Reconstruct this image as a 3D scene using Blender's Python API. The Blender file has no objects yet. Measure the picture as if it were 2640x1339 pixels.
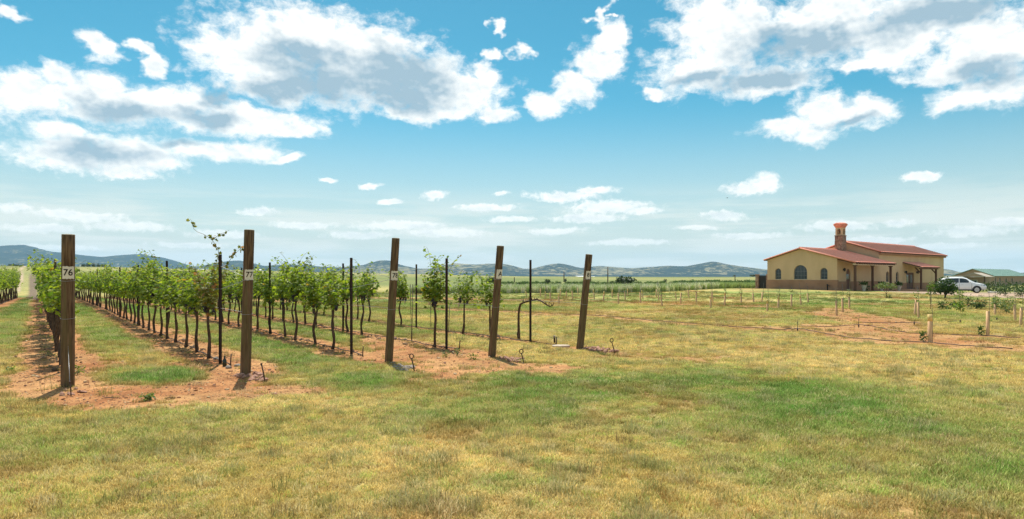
import bpy, bmesh, math, random
import numpy as np
from mathutils import Vector, Matrix

random.seed(7)
R_ = math.radians
SC = bpy.context.scene
COL = SC.collection

# ------------------------------------------------------------------ camera
F, CX, HY, H = 1760.0, 1320.0, 715.0, 1.65      # focal length / principal axis / horizon in photo pixels, eye height
cam_d = bpy.data.cameras.new('camera')
cam = bpy.data.objects.new('camera', cam_d)
COL.objects.link(cam)
cam.location = (0, 0, H)
cam.rotation_euler = (R_(90), 0, 0)
cam_d.sensor_width = 36.0
cam_d.lens = 36.0 * F / 2640.0
cam_d.shift_y = (HY - 669.5) / 2640.0
cam_d.clip_end = 60000
cam_d.clip_start = 0.05
SC.camera = cam

# ------------------------------------------------------------------ light
SUN_EL, SUN_AZ = 62.0, -14.0                     # azimuth from +Y (away from the camera) towards +X
sun_dir = Vector((math.sin(R_(SUN_AZ)) * math.cos(R_(SUN_EL)), math.cos(R_(SUN_AZ)) * math.cos(R_(SUN_EL)), math.sin(R_(SUN_EL))))
sun_d = bpy.data.lights.new('sun', 'SUN')
sun_d.energy = 5.0
sun_d.angle = R_(0.53)
sun_d.color = (1.0, 0.95, 0.86)
sun = bpy.data.objects.new('sun', sun_d)
COL.objects.link(sun)
sun.rotation_euler = sun_dir.to_track_quat('Z', 'Y').to_euler()

SC.view_settings.view_transform = 'Standard'
SC.view_settings.look = 'None'
SC.view_settings.exposure = 0.36
SC.view_settings.gamma = 1.0
SC.view_settings.use_curve_mapping = False
SC.cycles.use_denoising = True
SC.cycles.denoiser = 'OPENIMAGEDENOISE'
SC.cycles.denoising_input_passes = 'RGB_ALBEDO_NORMAL'
SC.cycles.denoising_prefilter = 'NONE'             # keeps the fine blades and leaves crisp
SC.cycles.max_bounces = 6
SC.cycles.transparent_max_bounces = 8
SC.cycles.volume_bounces = 1
SC.cycles.sample_clamp_indirect = 6.0


# ------------------------------------------------------------------ node helpers
class NB:
    """small wrapper for building node trees"""
    def __init__(self, tree):
        self.t = tree
    def n(self, typ, **kw):
        nd = self.t.nodes.new(typ)
        for k, v in kw.items():
            setattr(nd, k, v)
        return nd
    def put(self, sock, v):
        if isinstance(v, bpy.types.NodeSocket):
            self.t.links.new(v, sock)
        elif v is not None:
            if isinstance(v, (tuple, list)) and len(v) == 3 and sock.type == 'RGBA':
                v = (*v, 1.0)
            sock.default_value = v
    def m(self, op, a, b=None, c=None, clamp=False):
        nd = self.n('ShaderNodeMath', operation=op)
        nd.use_clamp = clamp
        for i, v in enumerate((a, b, c)):
            self.put(nd.inputs[i], v)
        return nd.outputs[0]
    def v(self, op, a, b=None, c=None, out=0):
        nd = self.n('ShaderNodeVectorMath', operation=op)
        for i, v in enumerate((a, b, c)):
            if v is not None:
                self.put(nd.inputs[i], v)
        return nd.outputs[out]
    def xyz(self, x, y, z):
        nd = self.n('ShaderNodeCombineXYZ')
        for i, v in enumerate((x, y, z)):
            self.put(nd.inputs[i], v)
        return nd.outputs[0]
    def sep(self, v):
        nd = self.n('ShaderNodeSeparateXYZ')
        self.put(nd.inputs[0], v)
        return nd.outputs
    def noise(self, vec, scale, detail=4.0, rough=0.55, lac=2.0, color=False, dims='2D'):
        nd = self.n('ShaderNodeTexNoise', noise_dimensions=dims)
        self.put(nd.inputs['Vector'], vec)
        nd.inputs['Scale'].default_value = scale
        nd.inputs['Detail'].default_value = detail
        nd.inputs['Roughness'].default_value = rough
        nd.inputs['Lacunarity'].default_value = lac
        return nd.outputs[1 if color else 0]
    def smooth(self, x, a, b, lo=0.0, hi=1.0):
        nd = self.n('ShaderNodeMapRange', interpolation_type='SMOOTHSTEP')
        for s, v in zip((0, 1, 2, 3, 4), (x, a, b, lo, hi)):
            self.put(nd.inputs[s], v)
        return nd.outputs[0]
    def lin(self, x, a, b, lo=0.0, hi=1.0):
        nd = self.n('ShaderNodeMapRange')
        nd.clamp = True
        for s, v in zip((0, 1, 2, 3, 4), (x, a, b, lo, hi)):
            self.put(nd.inputs[s], v)
        return nd.outputs[0]
    def mix(self, f, a, b, blend='MIX'):
        nd = self.n('ShaderNodeMix', data_type='RGBA', blend_type=blend)
        self.put(nd.inputs[0], f)
        self.put(nd.inputs[6], a)
        self.put(nd.inputs[7], b)
        return nd.outputs[2]


# ------------------------------------------------------------------ sky with clouds
def px_azel(x, y):
    az = math.atan((x - CX) / F)
    el = math.atan((HY - y) / F * math.cos(az))
    return math.degrees(az), math.degrees(el)

# every cloud is a few overlapping lobes: centre x, y and half sizes as seen in the photograph (2576-wide view)
CLOUDS = [
    (800, 100, 300, 85), (640, 150, 190, 85), (940, 190, 260, 100), (1080, 215, 170, 80), (760, 45, 130, 45), (560, 130, 90, 60),
    (1180, 235, 110, 60), (1060, 275, 130, 35), (700, 210, 190, 60), (880, 130, 250, 80),
    (60, 235, 150, 75), (270, 250, 210, 70), (430, 265, 190, 62), (600, 300, 220, 42), (730, 325, 110, 26), (150, 190, 80, 35),
    (235, 110, 58, 50), (345, 128, 38, 18), (372, 162, 40, 28),
    (170, 385, 180, 50), (330, 390, 200, 52), (150, 335, 70, 32), (520, 380, 150, 30), (640, 375, 80, 28), (715, 398, 45, 13), (310, 430, 120, 22),
    (40, 28, 62, 18), (-40, 10, 60, 20),
    (1530, 100, 58, 50), (1510, 165, 75, 50), (1440, 225, 78, 45), (1370, 262, 62, 36), (1250, 280, 60, 28), (1235, 205, 44, 52), (1250, 140, 24, 22),
    (1244, 66, 24, 22), (1316, 125, 34, 22), (1495, 45, 20, 24), (1525, 36, 14, 10),
    (1830, 60, 190, 110), (1780, 170, 165, 75), (1930, 205, 160, 42), (2080, 60, 240, 110), (2300, 60, 260, 105), (2520, 120, 220, 110),
    (2250, 130, 160, 50), (2420, 170, 170, 40), (2420, 248, 120, 46), (2530, 225, 110, 52), (2700, 60, 200, 120), (2150, 165, 60, 24),
    (2070, 285, 100, 52), (2170, 290, 100, 45), (1970, 325, 95, 32), (2040, 345, 60, 24),
    (1668, 236, 48, 17),
    (1890, 470, 80, 22), (1925, 455, 45, 22), (2308, 441, 52, 14), (1095, 487, 36, 15), (980, 506, 36, 11), (930, 470, 32, 8), (825, 453, 26, 8),
    (1220, 523, 90, 11), (1420, 492, 110, 13), (1500, 478, 60, 11), (1530, 520, 120, 22), (1480, 550, 110, 18), (1620, 530, 60, 12), (1830, 541, 66, 15), (1265, 483, 24, 9),
    (40, 525, 50, 14), (200, 545, 150, 16), (640, 535, 60, 12), (1010, 570, 130, 14), (1280, 553, 70, 9),
    (2100, 570, 110, 15), (2260, 560, 50, 11), (2450, 585, 130, 16), (1750, 575, 60, 8),
    (100, 575, 120, 13), (330, 572, 130, 14), (560, 590, 110, 13), (760, 566, 90, 11), (900, 592, 100, 11), (1130, 588, 120, 13), (1390, 582, 90, 10), (1880, 592, 110, 11), (2540, 560, 90, 14), (2210, 602, 100, 10), (480, 618, 130, 9), (150, 622, 140, 9), (1580, 612, 120, 9), (2380, 620, 120, 9),
]

# shaded middles of the big clouds
GREYS = [(760, 150, 110, 45), (820, 205, 150, 45), (1010, 190, 130, 55), (1000, 245, 120, 35), (700, 225, 90, 30), (560, 250, 60, 22),
         (300, 275, 110, 26), (520, 295, 90, 22), (240, 385, 150, 26), (450, 365, 60, 14),
         (1950, 110, 120, 50), (2090, 95, 90, 40), (1930, 205, 140, 26), (2350, 40, 170, 50), (2490, 185, 110, 34), (2130, 310, 70, 14), (1780, 190, 90, 22)]

world = bpy.data.worlds.new('World')
SC.world = world
world.use_nodes = True
wt = world.node_tree
wt.nodes.clear()
W = NB(wt)
sky = W.n('ShaderNodeTexSky', sky_type='NISHITA')
sky.sun_disc = False
sky.sun_elevation = R_(SUN_EL)
sky.sun_rotation = R_(SUN_AZ)
sky.altitude = 1400
sky.air_density = 1.0
sky.dust_density = 1.6
sky.ozone_density = 1.6
tc = W.n('ShaderNodeTexCoord')
dirv = W.v('NORMALIZE', tc.outputs['Generated'])
dx, dy, dz = W.sep(dirv)
az = W.m('MULTIPLY', W.m('ARCTAN2', dx, dy), 180 / math.pi)
el = W.m('MULTIPLY', W.m('ARCSINE', dz), 180 / math.pi)
elc = W.m('MAXIMUM', el, 0.0)
zz = W.m('ADD', W.m('MULTIPLY', elc, math.pi / 180), 0.10)
nvec = W.xyz(W.m('MULTIPLY', az, 0.085), W.m('MULTIPLY', el, 0.125), 0.0)
warp = W.v('SUBTRACT', W.noise(nvec, 2.4, 4.0, 0.6, color=True), (0.5, 0.5, 0.5))
amp = W.m('MULTIPLY', W.m('SUBTRACT', zz, 0.075), 15.0)
wv = W.v('MULTIPLY', warp, W.xyz(amp, W.m('MULTIPLY', amp, 0.62), 0.0))
p0 = W.xyz(az, el, 0.0)
p = W.v('ADD', p0, wv)

def lobes(table, point, grow, k_smooth):
    acc = None
    for (cx_, cy_, rx_, ry_) in table:
        s = 1.0248
        a0, e0 = px_azel(cx_ * s, cy_ * s)
        k = 180 / math.pi / F * s
        ra = max(rx_ * k * math.cos(R_(a0)) ** 2, 0.15) * grow
        re = max(ry_ * k * math.cos(R_(a0)), 0.12) * grow
        q = W.v('MULTIPLY_ADD', point, (1 / ra, 1 / re, 0.0), (-a0 / ra, -e0 / re, 0.0))
        ln = W.v('LENGTH', q, out=1)
        acc = ln if acc is None else W.m('SMOOTH_MIN', acc, ln, k_smooth)
    return W.m('SUBTRACT', 1.0, acc)

body = lobes(CLOUDS, p, 1.07, 0.2)                                # 1 in a lobe's middle, 0 on its rim
# the same kind of broken cumulus everywhere else in the sky, out of a noise field
wide = W.noise(W.v('ADD', nvec, (3.1, 7.7, 0.0)), 0.75, 4.0, 0.5)
inside = W.m('MULTIPLY', W.m('MULTIPLY', W.smooth(az, -42.0, -38.5), W.smooth(az, 42.0, 38.5)), W.smooth(el, 25.5, 23.0))
wide = W.m('SUBTRACT', W.m('MULTIPLY', W.m('SUBTRACT', wide, 0.50), 5.0), W.m('MULTIPLY', inside, 4.0))
core = W.lin(wide, 0.4, 1.6, -1.0, 1.0)
body = W.m('MAXIMUM', W.m('MAXIMUM', body, wide), -1.2)
fvec = W.v('MULTIPLY_ADD', warp, (0.12, 0.12, 0.0), nvec)
fine_hi = W.noise(fvec, 7.5, 8.0, 0.62)
fine_low = W.noise(fvec, 19.0, 6.0, 0.6)
lowf = W.smooth(el, 10.5, 6.0)
fine = W.m('ADD', W.m('MULTIPLY', fine_hi, W.m('SUBTRACT', 1.0, lowf)), W.m('MULTIPLY', fine_low, lowf))
fine_c = W.m('SUBTRACT', fine, 0.5)
dens = W.m('ADD', W.m('MULTIPLY', body, 1.35), W.m('MULTIPLY', fine_c, 1.6))
alpha = W.smooth(dens, -0.08, 0.82)
# sun above and in front: rims and tops glow, thick middles and flat bases stay grey-blue
fine_up = W.noise(W.v('ADD', nvec, (0.012, 0.04, 0.0)), 4.6, 3.0, 0.5)
fine_lo = W.noise(nvec, 4.6, 3.0, 0.5)
relief = W.m('SUBTRACT', fine_lo, fine_up)
pg = W.v('MULTIPLY_ADD', wv, (1.4, 1.2, 0.0), p0)
gl = W.m('MAXIMUM', lobes(GREYS, pg, 1.45, 0.45), core)
grey = W.smooth(W.m('ADD', gl, W.m('MULTIPLY', fine_c, 0.22)), -0.10, 0.92, 0.0, 1.0)
soft = W.smooth(body, 0.15, 0.9, 0.0, 0.16)
grey = W.m('ADD', W.m('ADD', grey, soft), W.m('MULTIPLY', relief, -1.3))
grey = W.m('MAXIMUM', W.m('MINIMUM', grey, 1.0), 0.0)
ccol = W.mix(grey, (9.6, 9.5, 9.1), (3.1, 4.3, 5.1))
hazef = W.smooth(el, 7.0, 0.5, 0.0, 0.35)
ccol = W.mix(hazef, ccol, (8.3, 8.2, 7.6))
# thin veil of far cloud bands just above the horizon
band = W.noise(W.xyz(W.m('MULTIPLY', az, 0.07), W.m('MULTIPLY', el, 0.75), 0.0), 1.0, 6.0, 0.6)
veil = W.m('MULTIPLY', W.smooth(band, 0.38, 0.62), W.smooth(el, 8.0, 3.8))
veil = W.m('MULTIPLY', veil, 0.6)
skyc = W.n('ShaderNodeHueSaturation')
skyc.inputs['Hue'].default_value = 0.460
skyc.inputs['Saturation'].default_value = 1.45
skyc.inputs['Value'].default_value = 0.88
wt.links.new(sky.outputs[0], skyc.inputs['Color'])
base = W.mix(W.smooth(el, 15.0, 0.0, 0.0, 0.82), skyc.outputs[0], (5.9, 6.3, 5.5))
c1 = W.mix(veil, base, (7.8, 7.8, 7.1))
c2 = W.mix(W.m('MULTIPLY', alpha, W.smooth(el, 1.0, 9.0, 0.55, 0.98)), c1, ccol)
bg = W.n('ShaderNodeBackground')
bg.inputs['Strength'].default_value = 0.10
wt.links.new(c2, bg.inputs['Color'])
wo = W.n('ShaderNodeOutputWorld')
wt.links.new(bg.outputs[0], wo.inputs[0])
world.cycles.sampling_method = 'MANUAL'
world.cycles.sample_map_resolution = 512


# ------------------------------------------------------------------ object helpers
def tag(o, label=None, cat=None, group=None, kind=None):
    if label: o['label'] = label
    if cat: o['category'] = cat
    if group: o['group'] = group
    if kind: o['kind'] = kind
    return o

def empty(name, loc, rz=0.0, label=None, cat=None, group=None):
    o = bpy.data.objects.new(name, None)
    o.empty_display_size = 0.2
    COL.objects.link(o)
    o.location = loc
    o.rotation_euler = (0, 0, rz)
    return tag(o, label, cat, group)

def link(name, me, parent=None, mat=None):
    o = bpy.data.objects.new(name, me)
    COL.objects.link(o)
    if mat is not None and not me.materials:
        me.materials.append(mat)
    if parent is not None:
        o.parent = parent
    return o

class MB:
    """collects vertices and faces for one mesh"""
    def __init__(self):
        self.v, self.f, self.sm = [], [], []
    def add(self, vs, fs, smooth=False):
        b = len(self.v)
        self.v += [tuple(q) for q in vs]
        self.f += [tuple(i + b for i in f) for f in fs]
        self.sm += [smooth] * len(fs)
        return self
    def box(self, x0, x1, y0, y1, z0, z1, bevel=0.0):
        if bevel > 0:
            b = bevel
            vs, fs = [], []
            bm = bmesh.new()
            bmesh.ops.create_cube(bm, size=1.0)
            for q in bm.verts:
                q.co = Vector(((x0 + x1) / 2 + q.co.x * (x1 - x0), (y0 + y1) / 2 + q.co.y * (y1 - y0), (z0 + z1) / 2 + q.co.z * (z1 - z0)))
            bmesh.ops.bevel(bm, geom=bm.edges[:], offset=b, segments=1, affect='EDGES')
            bm.verts.index_update()
            vs = [q.co[:] for q in bm.verts]
            fs = [[q.index for q in f.verts] for f in bm.faces]
            bm.free()
            return self.add(vs, fs)
        vs = [(x0, y0, z0), (x1, y0, z0), (x1, y1, z0), (x0, y1, z0), (x0, y0, z1), (x1, y0, z1), (x1, y1, z1), (x0, y1, z1)]
        return self.add(vs, [(3, 2, 1, 0), (4, 5, 6, 7), (0, 1, 5, 4), (1, 2, 6, 5), (2, 3, 7, 6), (3, 0, 4, 7)])
    def tube(self, pts, rad, n=8, cap=True, smooth=True):
        pts = [Vector(q) for q in pts]
        if not hasattr(rad, '__len__'):
            rad = [rad] * len(pts)
        vs, fs = [], []
        prev = None
        for i, q in enumerate(pts):
            t = (pts[min(i + 1, len(pts) - 1)] - pts[max(i - 1, 0)]).normalized()
            if prev is None:
                u = t.orthogonal().normalized()
            else:
                u = (prev - t * prev.dot(t))
                u = u.normalized() if u.length > 1e-6 else t.orthogonal().normalized()
            prev = u
            w = t.cross(u)
            for k in range(n):
                a = 2 * math.pi * k / n
                vs.append(q + (u * math.cos(a) + w * math.sin(a)) * rad[i])
        for i in range(len(pts) - 1):
            for k in range(n):
                a, b = i * n + k, i * n + (k + 1) % n
                fs.append((a, b, b + n, a + n))
        self.add(vs, fs, smooth)
        if cap:
            m = (len(pts) - 1) * n
            b = len(self.v) - len(vs)
            self.f.append(tuple(b + k for k in reversed(range(n)))); self.sm.append(False)
            self.f.append(tuple(b + m + k for k in range(n))); self.sm.append(False)
        return self
    def prism(self, poly, axis, a, b):
        """poly: 2D outline (counter-clockwise) swept along axis from a to b"""
        n = len(poly)
        def at(q, t):
            return {'x': (t, q[0], q[1]), 'y': (q[0], t, q[1]), 'z': (q[0], q[1], t)}[axis]
        vs = [at(q, a) for q in poly] + [at(q, b) for q in poly]
        fs = [tuple(reversed(range(n))), tuple(range(n, 2 * n))] + [(i, (i + 1) % n, (i + 1) % n + n, i + n) for i in range(n)]
        return self.add(vs, fs)
    def lathe(self, prof, n=16, c=(0, 0, 0), smooth=True):
        vs, fs = [], []
        for (r, z) in prof:
            for k in range(n):
                a = 2 * math.pi * k / n
                vs.append((c[0] + r * math.cos(a), c[1] + r * math.sin(a), c[2] + z))
        for i in range(len(prof) - 1):
            for k in range(n):
                q, w = i * n + k, i * n + (k + 1) % n
                fs.append((q, w, w + n, q + n))
        fs.append(tuple(reversed(range(n))))
        fs.append(tuple((len(prof) - 1) * n + k for k in range(n)))
        return self.add(vs, fs, smooth)
    def mesh(self, name):
        me = bpy.data.meshes.new(name)
        me.from_pydata(self.v, [], self.f)
        me.polygons.foreach_set('use_smooth', self.sm)
        bm = bmesh.new(); bm.from_mesh(me)
        bmesh.ops.recalc_face_normals(bm, faces=bm.faces[:])
        bm.to_mesh(me); bm.free()
        me.update()
        return me
    def build(self, name, mat, parent=None):
        return link(name, self.mesh(name), parent, mat)

def copy_tree(o, parent=None):
    c = o.copy()
    COL.objects.link(c)
    c.parent = parent
    for ch in o.children:
        copy_tree(ch, c)
    return c

ORD = ['first', 'second', 'third', 'fourth', 'fifth', 'sixth', 'seventh', 'eighth', 'ninth', 'tenth', 'eleventh', 'twelfth']
ORD += ['thirteenth', 'fourteenth', 'fifteenth', 'sixteenth', 'seventeenth', 'eighteenth', 'nineteenth']
def nth(i):
    """ordinal in words, counted from 0"""
    k = i + 1
    if k < 20: return ORD[i]
    tens = {2: 'twent', 3: 'thirt', 4: 'fort', 5: 'fift', 6: 'sixt'}[k // 10]
    return tens + 'ieth' if k % 10 == 0 else tens + 'y-' + ORD[k % 10 - 1]


# ------------------------------------------------------------------ materials
def principled(name, col, rough=0.8, spec=0.3, metal=0.0):
    m = bpy.data.materials.new(name)
    m.use_nodes = True
    b = m.node_tree.nodes['Principled BSDF']
    b.inputs['Base Color'].default_value = (*col, 1)
    b.inputs['Roughness'].default_value = rough
    b.inputs['Specular IOR Level'].default_value = spec
    b.inputs['Metallic'].default_value = metal
    return m, NB(m.node_tree), b

def noisy(name, c0, c1, scale=8.0, rough=0.85, spec=0.2, stretch=(1, 1, 1), bump=0.0, bscale=None, detail=5.0, metal=0.0, lo=0.3, hi=0.7, c2=None):
    """two (three) toned surface with optional relief"""
    m, N, b = principled(name, c0, rough, spec, metal)
    t = N.n('ShaderNodeTexCoord')
    vec = N.v('MULTIPLY', t.outputs['Object'], stretch)
    f = N.noise(vec, scale, detail, 0.6, dims='3D')
    col = N.mix(N.smooth(f, lo, hi), c0, c1)
    if c2:
        f2 = N.noise(N.v('ADD', vec, (7.3, 1.9, 4.4)), scale * 0.27, 3.0, 0.6, dims='3D')
        col = N.mix(N.smooth(f2, 0.45, 0.7), col, c2)
    N.put(b.inputs['Base Color'], col)
    if bump:
        bn = N.n('ShaderNodeBump')
        bn.inputs['Strength'].default_value = 1.0
        bn.inputs['Distance'].default_value = bump
        N.put(bn.inputs['Height'], N.noise(vec, bscale or scale, detail, 0.6, dims='3D'))
        N.put(b.inputs['Normal'], bn.outputs[0])
    return m

def leafy(name, base, transl=0.45, rough=0.5, attr='leaf', var=((0.6, 0.75, 0.5), (1.35, 1.25, 1.0)), odd=None, odd_at=0.93, tcol=(1.25, 1.25, 0.55)):
    """leaf surface: thin, part of the sun shines through; per-leaf tone from the mesh attribute"""
    m = bpy.data.materials.new(name)
    m.use_nodes = True
    t = m.node_tree
    t.nodes.clear()
    N = NB(t)
    at = N.n('ShaderNodeAttribute', attribute_name=attr)
    f = at.outputs['Fac']
    col = N.mix(f, tuple(b * v for b, v in zip(base, var[0])), tuple(b * v for b, v in zip(base, var[1])))
    if odd:
        col = N.mix(N.smooth(f, odd_at, odd_at + 0.02), col, odd)
    d = N.n('ShaderNodeBsdfPrincipled')
    N.put(d.inputs['Base Color'], col)
    d.inputs['Roughness'].default_value = rough
    d.inputs['Specular IOR Level'].default_value = 0.25
    tr = N.n('ShaderNodeBsdfTranslucent')
    N.put(tr.inputs['Color'], N.mix(1.0, col, tcol, 'MULTIPLY'))
    mx = N.n('ShaderNodeMixShader')
    mx.inputs[0].default_value = transl
    t.links.new(d.outputs[0], mx.inputs[1]); t.links.new(tr.outputs[0], mx.inputs[2])
    o = N.n('ShaderNodeOutputMaterial')
    t.links.new(mx.outputs[0], o.inputs[0])
    return m

M = {}
M['post'] = noisy('weathered_post_wood', (0.075, 0.045, 0.027), (0.20, 0.128, 0.075), 5.0, 0.9, 0.15, (7, 7, 0.5), 0.012, 6.0, detail=7.0, lo=0.36, hi=0.62, c2=(0.135, 0.11, 0.052))
M['post_top'] = noisy('sawn_post_top', (0.30, 0.27, 0.2), (0.2, 0.17, 0.12), 20, 0.9)
M['plate'] = noisy('white_paint_patch', (0.74, 0.69, 0.6), (0.62, 0.56, 0.48), 14.0, 0.75, 0.2, lo=0.4, hi=0.75)
M['ink'] = noisy('black_marker_paint', (0.03, 0.022, 0.018), (0.05, 0.04, 0.03), 20, 0.7)
M['stake'] = noisy('dark_steel_stake', (0.035, 0.022, 0.02), (0.07, 0.04, 0.032), 9, 0.65, 0.3, (1, 1, 0.5), metal=0.3)
M['rust'] = noisy('rusty_rod', (0.05, 0.035, 0.03), (0.11, 0.06, 0.04), 18, 0.8, 0.3)
M['wire'] = principled('galvanised_wire', (0.42, 0.43, 0.44), 0.45, 0.5, 0.7)[0]
M['hose'] = noisy('black_drip_hose', (0.035, 0.028, 0.026), (0.09, 0.06, 0.05), 3.0, 0.55, 0.3)
M['bark'] = noisy('vine_bark', (0.055, 0.036, 0.025), (0.13, 0.088, 0.06), 14, 0.95, 0.1, (3, 3, 0.7), 0.006, 14)
M['cane'] = noisy('green_brown_cane', (0.2, 0.15, 0.06), (0.13, 0.15, 0.05), 9, 0.8)
M['vine_leaf'] = leafy('vine_leaf', (0.20, 0.285, 0.048), 0.54, var=((0.36, 0.5, 0.45), (1.6, 1.4, 1.0)), odd=(0.30, 0.21, 0.04), odd_at=0.965)
M['dry_leaf'] = leafy('browning_vine_leaf', (0.17, 0.17, 0.04), 0.45, odd=(0.34, 0.16, 0.06), odd_at=0.82)
M['grape'] = noisy('dark_grapes', (0.018, 0.014, 0.03), (0.05, 0.045, 0.075), 30, 0.45, 0.4)
M['stone'] = noisy('reddish_stone', (0.46, 0.25, 0.17), (0.26, 0.14, 0.10), 1.3, 0.9, 0.2, bump=0.02, c2=(0.52, 0.38, 0.29))
M['grey_stone'] = noisy('grey_stone', (0.34, 0.28, 0.23), (0.22, 0.18, 0.15), 1.3, 0.9, 0.2, bump=0.02, c2=(0.42, 0.35, 0.28))
M['pale_slab'] = noisy('pale_slab', (0.55, 0.46, 0.36), (0.4, 0.31, 0.23), 6, 0.9, 0.2, bump=0.004)
M['tube'] = noisy('tan_grow_tube', (0.74, 0.46, 0.22), (0.64, 0.37, 0.19), 4, 0.6, 0.3, (1, 1, 0.6), c2=(0.55, 0.36, 0.27))
M['tube_in'] = noisy('yellow_tube_rim', (0.78, 0.6, 0.2), (0.7, 0.5, 0.2), 8, 0.6)
M['rod'] = noisy('thin_training_rod', (0.10, 0.10, 0.085), (0.16, 0.13, 0.10), 6, 0.7)
M['bush_leaf'] = leafy('dark_bush_leaf', (0.052, 0.098, 0.028), 0.3)
M['light_leaf'] = leafy('light_shoot_leaf', (0.13, 0.20, 0.05), 0.45)
M['grey_leaf'] = leafy('grey_green_leaf', (0.16, 0.21, 0.11), 0.4)
M['wood'] = noisy('branch_wood', (0.12, 0.085, 0.06), (0.07, 0.05, 0.04), 10, 0.9)
M['far_leaf'] = leafy('far_tree_leaf', (0.045, 0.075, 0.03), 0.2)


# ------------------------------------------------------------------ terrain maths
def vnoise(x, y, seed=0):
    x = np.asarray(x, float); y = np.asarray(y, float)
    ix = np.floor(x).astype(np.int64); iy = np.floor(y).astype(np.int64)
    fx = x - ix; fy = y - iy
    fx = fx * fx * (3 - 2 * fx); fy = fy * fy * (3 - 2 * fy)
    def hsh(a, b):
        n = (a * 374761393 + b * 668265263 + seed * 1274126177) & 0xffffffff
        n = ((n ^ (n >> 13)) * 1274126177) & 0xffffffff
        n = n ^ (n >> 16)
        return (n & 0xffff) / 65535.0
    a = hsh(ix, iy); b = hsh(ix + 1, iy); c = hsh(ix, iy + 1); d = hsh(ix + 1, iy + 1)
    return (a * (1 - fx) + b * fx) * (1 - fy) + (c * (1 - fx) + d * fx) * fy

def fbm(x, y, seed=0, octv=4, gain=0.5):
    s, a, t = 0.0, 1.0, 0.0
    for i in range(octv):
        s = s + a * vnoise(np.asarray(x) * 2 ** i, np.asarray(y) * 2 ** i, seed + i * 17)
        t += a; a *= gain
    return s / t

def sstep(a, b, x):
    t = np.clip((np.asarray(x, float) - a) / (b - a), 0, 1)
    return t * t * (3 - 2 * t)

TOPX = [-3000, 0, 300, 600, 1050, 1350, 1700, 2640, 5000]
TOPY = [691, 692.5, 693.5, 699, 707.5, 713, 714.5, 714, 714]
def crest(X, Y):
    """tangent of the elevation at which the far meadow's crest stands, by direction"""
    a = np.arctan2(X, Y)
    a = np.clip(a, -1.3, 1.3)
    return (HY - np.interp(CX + F * np.tan(a), TOPX, TOPY)) / F

def gz(X, Y):
    X = np.asarray(X, float); Y = np.asarray(Y, float)
    r = np.hypot(X, Y)
    front = sstep(-20, 40, Y)
    z = (H + crest(X, Y) * 430) * sstep(78, 430, r) * front
    z = z - 0.35 * np.exp(-(((X + 48) / 30) ** 2 + ((Y - 75) / 22) ** 2))           # shallow dip past the row ends
    z = z + 0.27 * np.exp(-(((X - 32) / 12) ** 2 + ((Y - 82) / 12) ** 2))           # pad under the house
    z = z - 0.30 * np.exp(-(((X - 58) / 14) ** 2 + ((Y - 92) / 16) ** 2))
    z = z - 0.75 * np.exp(-(((X - 100) / 30) ** 2 + ((Y - 140) / 34) ** 2))
    z = z + (fbm(X * 0.35, Y * 0.35, 3, 2) - 0.5) * 0.05 * sstep(2, 6, r) * (1 - sstep(60, 90, r))
    roll = (fbm(X * 0.004, Y * 0.004, 11, 3) - 0.5) * 7.0 * sstep(430, 900, r)
    return z + roll - 3.0 * sstep(450, 1500, r)

def gp(px, py):
    """point on the ground under a place in the photograph"""
    z = 0.0
    for _ in range(12):
        D = F * (H - z) / max(py - HY, 0.5)
        X = (px - CX) / F * D
        z = 0.5 * z + 0.5 * float(gz(X, D))
    return Vector((X, D, float(gz(X, D))))

def gxy(X, Y):
    return Vector((X, Y, float(gz(X, Y))))

ROW = np.array([-0.572, 0.820])                 # direction of the vine rows
PRP = np.array([0.820, 0.572])
POSTS = {'75': (-9.26, 8.66), '76': (-6.75, 10.37), '77': (-4.48, 11.47), '78': (-2.385, 13.2), '79': (-0.416, 14.1), '80': (1.55, 15.6)}

ROWD = {'75': np.array([-0.555, 0.832])}        # the neighbouring block's row runs a little askew
def row_dir(key):
    return ROWD.get(key, ROW)

def poly_mask(px, py, poly, soft):
    """soft inside-mask of a polygon"""
    inside = np.zeros(px.shape, bool)
    dist = np.full(px.shape, 1e9)
    n = len(poly)
    for i in range(n):
        x0, y0 = poly[i]; x1, y1 = poly[(i + 1) % n]
        cond = ((y0 > py) != (y1 > py))
        with np.errstate(divide='ignore', invalid='ignore'):
            xi = (x1 - x0) * (py - y0) / (y1 - y0 + 1e-12) + x0
        inside ^= cond & (px < xi)
        ex, ey = x1 - x0, y1 - y0
        t = np.clip(((px - x0) * ex + (py - y0) * ey) / (ex * ex + ey * ey + 1e-9), 0, 1)
        dist = np.minimum(dist, np.hypot(px - x0 - t * ex, py - y0 - t * ey))
    sd = np.where(inside, dist, -dist)
    return sd

def flat(x, y):
    D = F * H / (y - HY)
    return ((x - CX) / F * D, D)

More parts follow.
